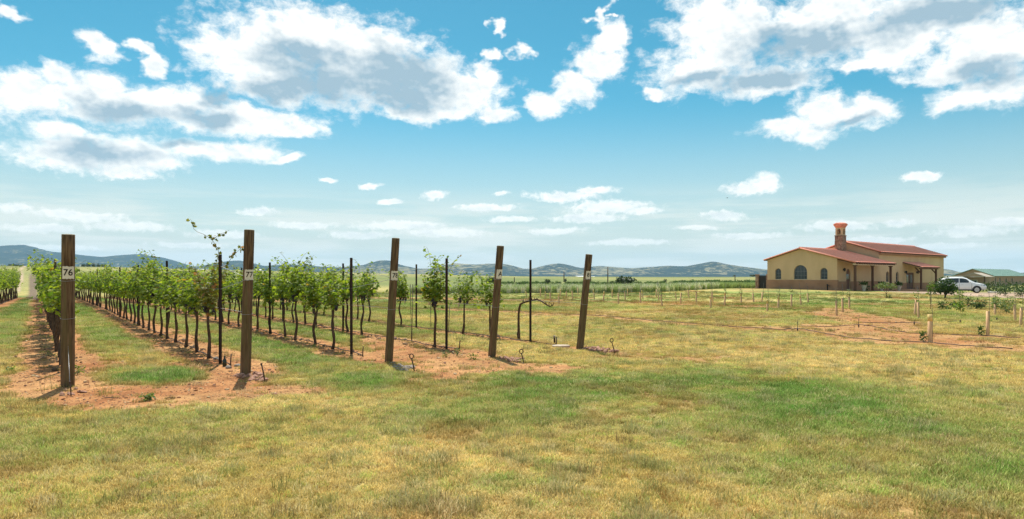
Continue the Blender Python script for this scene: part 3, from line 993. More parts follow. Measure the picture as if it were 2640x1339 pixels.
HILL_MAT = hill_material()
build_hills('hills', 6600, 1500, [(-1400, 690), (-900, 660), (-500, 650), (-200, 640), (-80, 640), (0, 633), (42, 629.5), (70, 631), (100, 640), (130, 649), (165, 652), (210, 658), (262, 663), (300, 659), (330, 657), (348, 655.5), (369, 655), (395, 662), (419, 664), (449, 672), (500, 688), (540, 697), (580, 705)], 71, wood=0.75)
build_hills('hills', 5600, 1200, [(380, 700), (440, 693), (520, 686), (565, 676), (600, 672.5), (618, 672), (640, 676), (681, 686), (720, 683.5), (752, 682), (790, 684), (830, 688), (880, 690), (930, 684), (990, 684), (1075, 692), (1180, 702), (1300, 710)], 83, wood=0.7)
build_hills('hills', 4700, 1000, [(820, 708), (880, 697), (925, 686), (953, 676), (975, 671), (994, 669.5), (1012, 673), (1035, 683), (1075, 692), (1105, 694), (1140, 684), (1165, 680), (1179, 679), (1200, 680.5), (1230, 682), (1256, 679.5), (1276, 679), (1298, 679.5), (1320, 684), (1350, 692.5), (1362, 694), (1378, 691), (1405, 684), (1436, 679), (1455, 681), (1480, 687), (1497, 691), (1520, 688), (1541, 685.6), (1565, 687), (1593, 690), (1628, 692), (1660, 690), (1720, 685.5), (1767, 687), (1790, 683), (1814, 678.5), (1835, 674.5), (1850, 676), (1868, 680.6), (1910, 687), (1973, 695), (2060, 697), (2150, 690), (2260, 688), (2380, 690), (2447, 694.5), (2475, 702), (2540, 709), (2590, 707), (2618, 704.6), (2660, 702), (2800, 690), (3100, 680), (3600, 676), (4200, 690)], 97, wood=0.3)

# haze: one closed box of thin even air round the camera and everything on the ground
hz = MB().box(-11000, 11000, -10500, 10500, -30, 350).build('haze', None)
hm = bpy.data.materials.new('thin_haze')
hm.use_nodes = True
hm.node_tree.nodes.clear()
Nh = NB(hm.node_tree)
pv = Nh.n('ShaderNodeVolumePrincipled')
pv.inputs['Color'].default_value = (0.37, 0.66, 1.0, 1)
pv.inputs['Density'].default_value = 0.000062
pv.inputs['Anisotropy'].default_value = 0.2
ho = Nh.n('ShaderNodeOutputMaterial')
hm.node_tree.links.new(pv.outputs[0], ho.inputs['Volume'])
hz.data.materials.append(hm)
tag(hz, kind='stuff')


# ------------------------------------------------------------------ leaf masses
def leaf_shape(kind):
    if kind == 'vine':       # five-lobed leaf, slightly folded along the midrib
        pts = [(0, 0.0), (0.28, -0.16), (0.50, 0.10), (0.36, 0.30), (0.50, 0.62), (0.22, 0.62), (0.0, 1.0), (-0.22, 0.62), (-0.50, 0.62), (-0.36, 0.30), (-0.50, 0.10), (-0.28, -0.16)]
        vs = [(x, y, -0.28 * abs(x) + 0.05 * math.sin(5 * y)) for x, y in pts] + [(0, 0.36, 0.05)]
        n = len(pts)
        return vs, [(i, (i + 1) % n, n) for i in range(n)]
    if kind == 'oval':
        return [(0, 0, 0), (0.28, 0.35, -0.06), (0.2, 0.75, -0.04), (0, 1, -0.1), (-0.2, 0.75, -0.04), (-0.28, 0.35, -0.06)], [(0, 1, 2, 3), (0, 3, 4, 5)]
    return [(-0.5, 0, 0), (0.5, 0, 0.05), (0.4, 1, 0), (-0.4, 0.9, 0.08)], [(0, 1, 2, 3)]

LEAF = {k: leaf_shape(k) for k in ('vine', 'oval', 'card')}

def add_leaf(vs, fs, val, pos, up, out, size, tone, kind):
    """one leaf with its tip along up and its face turned to out"""
    y = Vector(up).normalized()
    z = Vector(out)
    z = z - y * z.dot(y)
    z = z.normalized() if z.length > 1e-4 else y.orthogonal().normalized()
    x = y.cross(z)
    lv, lf = LEAF[kind]
    b = len(vs)
    for (a, c, d) in lv:
        q = Vector(pos) + (x * a + y * c + z * d) * size
        vs.append(q[:])
    for f in lf:
        fs.append(tuple(i + b for i in f))
        val.append(tone)

def leaf_mesh(name, vs, fs, val):
    me = bpy.data.meshes.new(name)
    me.from_pydata(vs, [], fs)
    set_leaf(me, val)
    return me

def rnd_dir(rng):
    while True:
        v = Vector((rng.uniform(-1, 1), rng.uniform(-1, 1), rng.uniform(-1, 1)))
        if 0.05 < v.length < 1: return v.normalized()

def crown_mesh(name, seed, lobes, count, size, kind='oval', shell=0.55):
    """foliage of a shrub or tree: leaves through several uneven lobes (x, y, z, rx, ry, rz)"""
    rng = random.Random(seed)
    vs, fs, val = [], [], []
    vol = [l[3] * l[4] * l[5] for l in lobes]
    for i in range(count):
        l = rng.choices(lobes, vol)[0]
        d = rnd_dir(rng)
        rad = (shell + (1 - shell) * rng.random()) * (0.82 + 0.36 * rng.random())
        if rng.random() < 0.25: rad *= rng.random()
        p_ = Vector((l[0] + d.x * l[3] * rad, l[1] + d.y * l[4] * rad, l[2] + d.z * l[5] * rad))
        up = (d * 0.7 + rnd_dir(rng) * 0.9 + Vector((0, 0, -0.1)))
        add_leaf(vs, fs, val, p_, up, (d + rnd_dir(rng) * 0.8 + Vector((0, 0, 0.5))), size * rng.uniform(0.6, 1.25), rng.random() * 0.96, kind)
    return leaf_mesh(name, vs, fs, val)

def shrub(name, loc, seed, lobes, count, size, mat, label, cat, group=None, trunk=None, kind='oval', shell=0.5):
    o = empty(name, loc, random.Random(seed).random() * 6.28, label, cat, group)
    link('crown', crown_mesh('crown', seed, lobes, count, size, kind, shell), o, mat)
    t = MB()
    rng = random.Random(seed + 1)
    top = lobes[0]
    rt = trunk or 0.03
    t.tube([(0, 0, -0.1), (rng.uniform(-.02, .02), 0, top[2] * 0.5), (top[0], top[1], top[2])], [rt, rt * 0.75, rt * 0.4], 6)
    for l in lobes[1:5]:
        t.tube([(0, 0, l[2] * 0.35), (l[0] * 0.6, l[1] * 0.6, l[2] * 0.75), (l[0], l[1], l[2])], [rt * 0.6, rt * 0.4, rt * 0.2], 5)
    t.build('trunk', M['wood'], o)
    return o


# ------------------------------------------------------------------ grapevines
def vine_parts(seed, vigour=1.0, brown=False, tall=()):
    """trunk mesh, canopy mesh and places of grape bunches; row runs along local x"""
    rng = random.Random(seed)
    zc = 1.03 + rng.uniform(-0.03, 0.05)
    # trunk: knobbly, wandering
    pts, rad = [], []
    n = 9
    ox, oy = rng.uniform(-0.05, 0.05), rng.uniform(-0.05, 0.05)
    bend = rng.uniform(-0.11, 0.11); ph = rng.uniform(0, 6)
    for i in range(n):
        t = i / (n - 1)
        w = math.sin(t * math.pi)
        pts.append((ox * (1 - t) + w * bend + 0.03 * math.sin(ph + t * 9), oy * (1 - t) + 0.03 * w * math.sin(ph * 2 + t * 6), -0.06 + t * (zc + 0.04)))
        rad.append((0.034 - 0.011 * t) * rng.uniform(0.82, 1.22) * (1.45 if i == 0 else 1))
    T = MB().tube(pts, rad, 7)
    for s in (-1, 1):
        L = rng.uniform(0.45, 0.62)
        cp = [Vector((0, 0, zc - 0.05))]
        for k in range(1, 6):
            cp.append(Vector((s * L * k / 5, rng.uniform(-0.02, 0.02), zc + rng.uniform(-0.01, 0.03))))
        T.tube(cp, [0.021, 0.018, 0.016, 0.014, 0.012, 0.009], 6)
    vs, fs, val = [], [], []
    C = MB()
    bunches = []
    shoots = []
    k = int(12.5 * vigour)
    for i in range(k):
        x = (-0.52 + 1.04 * (i + rng.random()) / k) * rng.uniform(0.7, 1.05)
        shoots.append((x, rng.uniform(0.55, 1.12) * (0.75 + 0.25 * vigour), rng.uniform(-0.5, 0.5), rng.uniform(-0.26, 0.26)))
    for (x, L, dx_) in tall:
        shoots.append((x, L, dx_, rng.uniform(-0.15, 0.15)))
    for (x, L, lx, ly) in shoots:
        d = Vector((lx * 0.5, ly, 1.0)).normalized()
        q = Vector((x, rng.uniform(-0.03, 0.03), zc + 0.03))
        cpts = [q.copy()]
        m_ = max(4, int(L / 0.055))
        droop = rng.uniform(0.0, 0.055)
        for s in range(m_):
            d = (d + Vector((rng.uniform(-.12, .12), rng.uniform(-.12, .12) + 0.05 * (1 if q.y > 0 else -1) * (q.z > 1.6), -droop * (s / m_) * 2.2 + 0.01))).normalized()
            q = q + d * (L / m_)
            cpts.append(q.copy())
            t = s / m_
            for side in ((-1, 1) if rng.random() < (0.62 - 0.3 * t) else (rng.choice((-1, 1)),)):
                a = rng.random() * 6.283
                o = Vector((math.cos(a) * 0.7, math.sin(a), rng.uniform(-0.5, 0.25)))
                stem = q + o.normalized() * rng.uniform(0.02, 0.12)
                size = rng.uniform(0.075, 0.125) * (1.0 - 0.45 * t ** 2)
                up = o * 0.8 + Vector((0, 0, rng.uniform(-0.9, 0.25)))
                face = Vector((o.x * 0.5, o.y * 0.6, 0.9)) + rnd_dir(rng) * 0.5
                add_leaf(vs, fs, val, stem, up, face, size, rng.random(), 'vine')
        C.tube(cpts[::2] if len(cpts) > 4 else cpts, 0.0035, 4, cap=False)
    # inner and hanging leaves of the fruit zone
    for i in range(int(58 * vigour)):
        x = rng.gauss(0, 0.26)
        y = rng.gauss(0, 0.15)
        z = zc + rng.uniform(-0.14, 0.5)
        a = rng.random() * 6.283
        up = Vector((math.cos(a) * 0.6, math.sin(a) * 0.8, rng.uniform(-1.1, 0.0)))
        add_leaf(vs, fs, val, (x, y, z), up, Vector((0, y * 3, 0.7)) + rnd_dir(rng) * 0.6, rng.uniform(0.07, 0.12), rng.random() * (0.9 if not brown else 1.0), 'vine')
    for i in range(int(3 + 3 * vigour)):
        bunches.append((rng.uniform(-0.26, 0.26), rng.uniform(-0.10, 0.10), zc + rng.uniform(0.0, 0.08)))
    return T.mesh('trunk'), leaf_mesh('canopy', vs, fs, val), C.mesh('canes'), bunches

def bunch_mesh(seed):
    rng = random.Random(seed)
    mb = MB()
    L = rng.uniform(0.13, 0.19)
    mb.tube([(0, 0, 0.05), (0, 0, -L * 0.5), (0, 0, -L * 0.98)], [0.004, 0.024, 0.008], 6)
    for i in range(34):
        t = rng.random() ** 0.8
        rr_ = 0.042 * (1 - t) ** 0.6 + 0.006
        a = rng.random() * 6.283
        c = Vector((rr_ * math.cos(a), rr_ * math.sin(a), -L * t))
        r = rng.uniform(0.013, 0.017)
        vs = [c + Vector(v) * r for v in ((1, 0, 0), (-1, 0, 0), (0, 1, 0), (0, -1, 0), (0, 0, 1), (0, 0, -1))]
        mb.add(vs, [(0, 2, 4), (2, 1, 4), (1, 3, 4), (3, 0, 4), (2, 0, 5), (1, 2, 5), (3, 1, 5), (0, 3, 5)], True)
    return mb.mesh('grape_bunch')

BUNCH = [bunch_mesh(40 + i) for i in range(4)]
for b_ in BUNCH: b_.materials.append(M['grape'])
VARIANTS = []
for i in range(12):
    vig = (1.0, 1.2, 0.8, 1.05, 1.25, 0.7, 1.0, 1.1, 0.85, 1.15, 1.0, 0.75)[i]
    tall = [[], [(-0.3, 1.3, -0.1)], [], [(0.2, 1.4, 0.3)], [], [], [(-0.4, 1.25, -0.4), (0.35, 1.3, 0.2)], [], [], [(0.1, 1.45, 0.25)], [], [(0.3, 1.25, 0.1)]][i]
    VARIANTS.append(vine_parts(500 + i, vig, False, tall))
ROW_RZ = math.atan2(ROW[1], ROW[0])             # local x points away down the row

def place_vine(pos, parts, label, group, rz_flip, near, mat='vine_leaf', name='grapevine'):
    o = empty(name, pos, ROW_RZ + (math.pi if rz_flip else 0), label, 'grapevine', group)
    t, l, c, bs = parts
    link('trunk', t, o, M['bark'])
    link('canopy', l, o, M[mat])
    if near:
        link('canes', c, o, M['cane'])
        for i, b in enumerate(bs[:3]):
            g = link('grape_bunch', BUNCH[i % 4], o)
            g.location = b
    return o

def row_pt(key, t):
    ex, ey = POSTS[key]
    rd = row_dir(key)
    return gxy(ex + rd[0] * t, ey + rd[1] * t)

PN = {'75': 'row cut by the left picture edge', '76': 'row behind the leftmost post', '77': 'row behind the tallest post', '78': 'row behind the middle post', '79': 'row behind the post marked A', '80': 'row behind the rightmost post'}
ROW_LEN = 62.0

def rows():
    rng = random.Random(99)
    for key in POSTS:
        j = 0
        t = 3.05
        skip = {'79': [(3.9, 6.2)], '80': [(2.0, 3.5), (6.3, 9.2), (10.2, 11.6)]}.get(key, [])
        order = 0
        while t < ROW_LEN:
            tt = t + rng.uniform(-0.12, 0.12)
            if key == '79' and t < 3.1: tt = 2.5
            if key == '80' and 4.2 < t < 4.5: tt = 3.75
            if key == '80' and 5.4 < t < 5.8: tt = 5.15
            t += 1.27
            if key == '75' and tt < 27: continue
            if any(a < tt < b for a, b in skip): continue
            if rng.random() < 0.03 and tt > 9: continue
            pos = row_pt(key, tt)
            near = tt < 17 and key != '75'
            if key == '77' and order == 0:
                parts = vine_parts(901, 0.95, True)
                place_vine(pos, parts, 'grapevine with browning leaves and long shoots beside the first stake behind post 77', 'vines in the ' + PN[key], False, True, 'dry_leaf')
            elif key == '79' and order == 0:
                parts = vine_parts(902, 0.85, False, [(-0.25, 1.25, -0.2), (-0.1, 1.1, 0.0), (0.05, 1.15, 0.1), (0.22, 1.35, 0.1), (-0.32, 1.1, -0.1), (0.3, 1.2, 0.15)])
                place_vine(pos, parts, 'single tall leafy grapevine between posts 78 and A with shoots reaching above the hills', 'vines in the ' + PN[key], False, True)
            else:
                parts = VARIANTS[rng.randrange(12)]
                lab = f"leafy green grapevine, {nth(order)} from the near end of the {PN[key]}"
                if key == '75': lab = f"leafy grapevine, {nth(order)} from the near end of the row cut by the left picture edge"
                o = place_vine(pos, parts, lab, 'vines in the ' + PN[key], rng.random() < 0.5, near)
                k = rng.uniform(0.90, 1.12)
                if key == '80': k *= 0.92
                if key == '75': k *= 1.12
                o.scale = (1, 1, k)
            order += 1

rows()

def special_vines():
    # long shoots over the browning vine, drawn as a plant of their own growing from it
    base = row_pt('77', 3.05)
    ob = bpy.data.objects
    vine = [o for o in ob if o.get('label', '').startswith('grapevine with browning')][0]
    D = base.y
    def w(x, y, dd=0.0):
        d = D + dd
        return Vector(((x - CX) / F * d, d, H - (y - HY) / F * d))
    inv = vine.matrix_basis.inverted()
    rng = random.Random(5)
    s = 1888 / 260
    def q(cx, cy, dd=0.0):
        return inv @ w(440 + cx / s, 540 + cy / s, dd)
    lines = [[q(900, 1080), q(895, 900), q(900, 800), q(850, 680), q(780, 580), q(690, 510), q(600, 460), q(500, 425), q(430, 365), q(410, 290), q(390, 220), q(365, 180)],
             [q(800, 560), q(850, 520), q(930, 460), q(1000, 440), q(1095, 395)],
             [q(980, 1100), q(1060, 1030), q(1130, 920), q(1200, 840), q(1260, 780), q(1330, 720)],
             [q(1500, 660, .3), q(1560, 600, .3), q(1590, 565, .3)]]
    vs, fs, val = [], [], []
    C = MB()
    for li, ln in enumerate(lines[:3]):
        C.tube(ln, [0.006 - 0.004 * i / len(ln) for i in range(len(ln))], 5)
        for i in range(len(ln) - 1):
            seg = (ln[i + 1] - ln[i])
            dens = 5 if (li == 0 and i < 5) or li == 2 else 2
            if li == 0 and 6 <= i <= 7: dens = 0
            for k in range(dens):
                p_ = ln[i] + seg * rng.random()
                o = rnd_dir(rng)
                add_leaf(vs, fs, val, p_ + o * 0.03, o + Vector((0, 0, -0.4)), rnd_dir(rng), rng.uniform(0.05, 0.085), rng.random(), 'vine')
    link('long_canes', C.mesh('long_canes'), vine, M['cane'])
    link('shoot_leaves', leaf_mesh('shoot_leaves', vs, fs, val), vine, M['dry_leaf'])
    # bare vine: trunk bending into one long cordon with spurs
    b = gp(1337, 876)
    o = empty('bare_grapevine', b, ROW_RZ + math.pi, 'leafless grapevine with one long bare arm beside the last stake on the right', 'grapevine', 'vines in the ' + PN['80'])
    T = MB()
    T.tube([(0, 0, -0.08), (0.01, 0, 0.2), (-0.02, 0.01, 0.5), (0.0, 0, 0.78), (0.03, 0.01, 0.98), (0.12, 0, 1.10), (0.3, 0, 1.15), (0.55, 0.01, 1.2), (0.85, 0.0, 1.24), (1.1, 0.01, 1.27), (1.35, 0.02, 1.22), (1.6, 0.03, 1.13), (1.8, 0.03, 1.08), (1.98, 0.02, 1.12), (2.05, 0.02, 1.22)],
           [0.055, 0.042, 0.035, 0.034, 0.036, 0.032, 0.027, 0.026, 0.025, 0.024, 0.022, 0.02, 0.018, 0.014, 0.006], 8)
    T.tube([(0.02, 0, 0.1), (-0.08, 0.0, 0.2), (-0.1, 0.0, 0.12)], [0.02, 0.014, 0.01], 6)
    T.tube([(-0.08, 0.0, 0.2), (-0.06, 0.02, 0.32)], [0.012, 0.006], 6)
    o.scale = (0.72, 1, 0.85)
    T.build('trunk', M['bark'], o)
    for k in range(15):
        x = 0.2 + k * 0.125
        zt = np.interp(x, [0.12, 0.3, 0.55, 0.85, 1.1, 1.35, 1.6, 1.8, 2.0], [1.10, 1.15, 1.2, 1.24, 1.27, 1.22, 1.13, 1.08, 1.13])
        sp = MB()
        hh = rng.uniform(0.06, 0.16)
        sp.tube([(x, 0.0, zt), (x + rng.uniform(-.03, .03), rng.uniform(-.03, .03), zt + hh * 0.6), (x + rng.uniform(-.06, .06), rng.uniform(-.05, .05), zt + hh)], [0.011, 0.008, 0.004], 5)
        sp.build('spur', M['bark'], o)

special_vines()


# ------------------------------------------------------------------ trellis: end posts, stakes, wires, hoses
def text_mesh(body, size, extr=0.0):
    cu = bpy.data.curves.new('lettering', 'FONT')
    cu.body = body
    cu.size = size
    cu.align_x = 'CENTER'; cu.align_y = 'CENTER'
    cu.offset = size * 0.018
    o = bpy.data.objects.new('lettering', cu)
    COL.objects.link(o)
    dg = bpy.context.evaluated_depsgraph_get()
    me = bpy.data.meshes.new_from_object(o.evaluated_get(dg))
    bpy.data.objects.remove(o)
    return me

def end_post(key, top_px, sign, lean_k, h, rad, label):
    ex, ey = POSTS[key]
    base = gxy(ex, ey)
    o = empty('end_post', base, ROW_RZ + math.pi, label, 'post', 'wooden end posts of the vine rows')
    # lean away from the row (local +x) about local y
    o.rotation_euler = (0, lean_k, ROW_RZ + math.pi)
    rng = random.Random(int(key) + 3)
    nseg, n = 14, 24
    vs, fs = [], []
    warp_a = [1 + 0.03 * math.sin(2 * k / n * 6.283 + rng.random()) + rng.uniform(-0.012, 0.012) for k in range(n)]
    for i in range(nseg + 1):
        t = i / nseg
        r = rad * (1.04 - 0.07 * t)
        for k in range(n):
            a = 2 * math.pi * k / n
            q = r * warp_a[k] * (1 + rng.uniform(-0.006, 0.006))
            vs.append((q * math.cos(a), q * math.sin(a), -0.15 + t * (h + 0.15)))
    for k in range(n):
        a = 2 * math.pi * k / n
        vs.append((rad * 0.90 * warp_a[k] * math.cos(a), rad * 0.90 * warp_a[k] * math.sin(a), h + 0.008))
    for i in range(nseg + 1):
        for k in range(n):
            a, b = i * n + k, i * n + (k + 1) % n
            fs.append((a, b, b + n, a + n))
    mb = MB().add(vs, fs, True)
    mb.build('shaft', M['post'], o)
    tp = MB()
    tp.lathe([(rad * 0.905, h - 0.01), (rad * 0.90, h + 0.009), (rad * 0.55, h + 0.013), (0.004, h + 0.012)], n)
    tp.build('sawn_top', M['post_top'], o)
    # painted patch that wraps round the post, facing out of the row
    zc, ph, pw = sign[1], sign[2], sign[3]
    R1 = rad * 1.045
    half = pw / (2 * R1)
    na, nz = 14, 6
    vs, fs = [], []
    for iz in range(nz + 1):
        for ia in range(na + 1):
            a = -half + 2 * half * ia / na
            e = rng.uniform(-0.006, 0.006) if iz in (0, nz) else 0
            e2 = rng.uniform(-0.02, 0.02) if ia in (0, na) else 0
            z = zc - ph / 2 + ph * iz / nz + e
            rr_ = R1 * (1.04 - 0.07 * (z / h)) / 1.0
            vs.append((rr_ * math.cos(a + e2), rr_ * math.sin(a + e2), z))
    for iz in range(nz):
        for ia in range(na):
            b = iz * (na + 1) + ia
            fs.append((b, b + 1, b + na + 2, b + na + 1))
    pl = MB().add(vs, fs, True).build('painted_patch', M['plate'], o)
    me = text_mesh(sign[0], sign[4])
    bm = bmesh.new(); bm.from_mesh(me)
    bmesh.ops.triangulate(bm, faces=bm.faces[:])
    bmesh.ops.subdivide_edges(bm, edges=[e for e in bm.edges if e.calc_length() > 0.02], cuts=2, use_grid_fill=False)
    for v in bm.verts:
        x, y = v.co.x * sign[5] + sign[6], v.co.y
        a = x / R1
        z = zc + y
        rr_ = R1 * (1.04 - 0.07 * (z / h)) + 0.0025
        v.co = Vector((rr_ * math.cos(a), rr_ * math.sin(a), z))
    bm.to_mesh(me); bm.free()
    link('number', me, pl, M['ink'])
    # wire wrapped round the post
    for zz_ in (1.62, 1.05):
        w = MB()
        w.tube([((rad * 1.06) * math.cos(a), (rad * 1.06) * math.sin(a), zz_ + 0.006 * math.sin(a)) for a in np.linspace(0, 2 * math.pi, 20)], 0.0022, 4, cap=False)
        w.build('wire_loop', M['wire'], o)
    return o

LEAN = R_(7.6)
end_post('76', None, ('76', 1.745, 0.185, 0.172, 0.135, 0.95, -0.005), LEAN * 0.85, 2.30, 0.091, 'thick brown wooden post numbered 76 at the left of the vineyard')
end_post('77', None, ('77', 1.71, 0.17, 0.158, 0.125, 0.95, 0.0), LEAN * 0.8, 2.44, 0.083, 'tall brown wooden post numbered 77 beside the vine with long shoots')
end_post('78', None, ('78', 1.70, 0.178, 0.17, 0.125, 0.95, 0.0), LEAN, 2.40, 0.074, 'leaning brown wooden post numbered 78')
end_post('79', None, ('A', 1.73, 0.19, 0.17, 0.135, 0.95, 0.0), LEAN * 1.05, 2.29, 0.075, 'leaning brown wooden post marked with the letter A')
end_post('80', None, ('81', 1.72, 0.185, 0.17, 0.125, 0.95, 0.0), LEAN * 1.1, 2.17, 0.078, 'rightmost leaning brown wooden post, its white patch showing an 8')

def stake_mesh():
    """studded steel T-post"""
    h = 2.08
    mb = MB()
    prof = [(-0.029, -0.005), (0.029, -0.005), (0.029, 0.002), (0.005, 0.002), (0.005, 0.034), (-0.005, 0.034), (-0.005, 0.002), (-0.029, 0.002)]
    mb.prism(prof, 'z', -0.2, h)
    return mb.mesh('stake_profile')
STK = stake_mesh()
NUB = MB()
for k in range(34):
    NUB.box(-0.010, 0.010, -0.013, -0.0045, 0.15 + k * 0.055, 0.168 + k * 0.055)
NUB = NUB.mesh('studs')

def stakes():
    rng = random.Random(31)
    for key in POSTS:
        t = 1.9; i = 0
        while t < ROW_LEN + 1:
            if not (key == '75' and t < 26):
                pos = row_pt(key, t + (rng.uniform(-0.1, 0.1) if i else 0))
                far = t > 20
                lab = f"dark steel stake, {nth(i)} from the end post in the {PN[key]}" if key != '75' else f"dark steel stake, {nth(i)} along the row at the left picture edge"
                o = empty('trellis_stake', pos, ROW_RZ + R_(90) + rng.uniform(-0.3, 0.3), lab, 'stake', 'steel trellis stakes')
                o.rotation_euler[0] = rng.uniform(-0.012, 0.012)
                link('shaft', STK, o, M['stake'])
                if not far:
                    link('studs', NUB, o, M['wire'] if key in ('79', '80') else M['stake'])
            t += 6.35; i += 1
    # second thin training rods standing in the gaps of the right-hand rows
    for (x, y, xt, top, lab) in [(1061, 880, 1058, 735, 'thin dark rod leaning left in the gap right of the middle post'), (1062, 880, 1064, 735, 'thin dark rod leaning right in the gap right of the middle post'),
                                 (1111, 848, 1110, 772, 'thin rod standing behind the tall single vine'), (1155, 860, 1160, 785, 'thin slanting rod just right of the stake between the middle post and post A')]:
        q = gp(x, y)
        k = q.y / F
        o = empty('training_rod', q, 0, lab, 'rod', 'thin training rods')
        MB().tube([(0, 0, -0.1), ((xt - x) * k, 0.0, (y - top) * k)], 0.009, 5).build('rod', M['rod'], o)
        MB().tube([((xt - x) * k, 0, (y - top) * k - 0.01), ((xt - x) * k, 0, (y - top) * k + 0.012)], 0.0125, 6).build('tip', M['rod'], o)

stakes()

def wires():
    names = ['lowest', 'middle', 'top']
    for key in POSTS:
        for wi, (zw, zp) in enumerate(((1.06, 1.06), (1.42, 1.62), (1.86, 1.63))):
            if key in ('79', '80') and wi == 1: continue
            ex, ey = POSTS[key]
            pts = []
            if key == '75':
                ts = [20 + 6.35 * k for k in range(8)]
            else:
                ts = [1.9 + 6.35 * k for k in range(11)]
                off = zp * math.tan(LEAN)
                pts.append(Vector((ex - ROW[0] * off, ey - ROW[1] * off, zp)))
            for t in ts:
                pts.append(row_pt(key, t) + Vector((0, 0, zw)))
                pts.append(row_pt(key, t + 3.1) + Vector((0, 0, zw - 0.012)))
            mb = MB().tube(pts, 0.0042, 4)
            o = mb.build('trellis_wire', M['wire'])
            tag(o, f"{names[wi]} thin trellis wire along the {PN[key]}", 'wire', 'trellis wires')

wires()

def hoses():
    rng = random.Random(17)
    for key in POSTS:
        pts = []
        t = 20.0 if key == '75' else (1.35 if key != '80' else 0.9)
        side = PRP * 0.04
        while t < ROW_LEN:
            q = row_pt(key, t)
            pts.append((q.x + side[0] + rng.uniform(-.025, .025), q.y + side[1] + rng.uniform(-.025, .025), q.z + 0.03 + rng.uniform(-0.012, 0.02)))
            t += 0.55
        mb = MB().tube(pts, 0.0115, 6)
        if key in ('78', '79', '80', '77'):
            e = Vector(pts[0])
            mb.tube([e + Vector((0, 0, -0.08)), e + Vector((0.0, 0, 0.06)), e + Vector((0.01, 0.0, 0.19))], [0.012, 0.013, 0.011], 6)
        o = mb.build('drip_hose', M['hose'])
        tag(o, f"black drip hose lying on the soil along the {PN[key]}", 'hose', 'drip hoses of the vine rows')

hoses()

def anchors():
    # pixel of the rod's foot and head, ring?
    spec = [('76', (183, 1022), (180, 985), False, 'thin rusty anchor pin standing in front of post 76'),
            ('77', (683, 986), (674, 938), False, 'dark leaning metal pin by the stones right of post 77'),
            ('78', (1068, 957), (1061, 924), True, 'anchor rod with a ring beside the stones of post 78'),
            ('79', (1350, 936), (1344, 911), True, 'anchor rod with a ring in the stone pile of post A'),
            ('80', (1585, 912), (1577, 882), True, 'anchor rod with a ring in the stone pile of the rightmost post')]
    for key, foot, head, ring, lab in spec:
        f = gp(*foot)
        k = f.y / F
        hd = Vector(((head[0] - CX) * k - f.x, 0.0, (HY - head[1]) * k + H - f.z))
        o = empty('anchor_rod', f, 0, lab, 'anchor rod', 'anchor rods of the end posts')
        MB().tube([hd * -0.25, hd * 0.5 + Vector((0.004, 0, 0)), hd], 0.011 if key != '76' else 0.008, 7).build('rod', M['rust'], o)
        if ring:
            c = hd + Vector((0, 0, 0.035))
            pts = [c + Vector((0.034 * math.sin(a), 0.0, -0.04 * math.cos(a))) for a in np.linspace(0, 6.2, 14)]
            MB().tube(pts, 0.0095, 6).build('ring', M['rust'], o)
        else:
            MB().tube([hd * 0.97, hd * 1.03], 0.016, 7).build('head', M['rust'], o)
        # tie wire up to the post
        ex, ey = POSTS[key]
        zt = 0.62 if key == '76' else 0.5
        off = zt * math.tan(LEAN)
        top = Vector((ex - ROW[0] * (off + 0.085), ey - ROW[1] * (off + 0.085), zt)) - f
        if key == '76':
            MB().tube([hd, hd * 0.5 + top * 0.5 + Vector((0, 0, -0.005)), top], 0.0028, 4).build('tie_wire', M['wire'], o)

anchors()

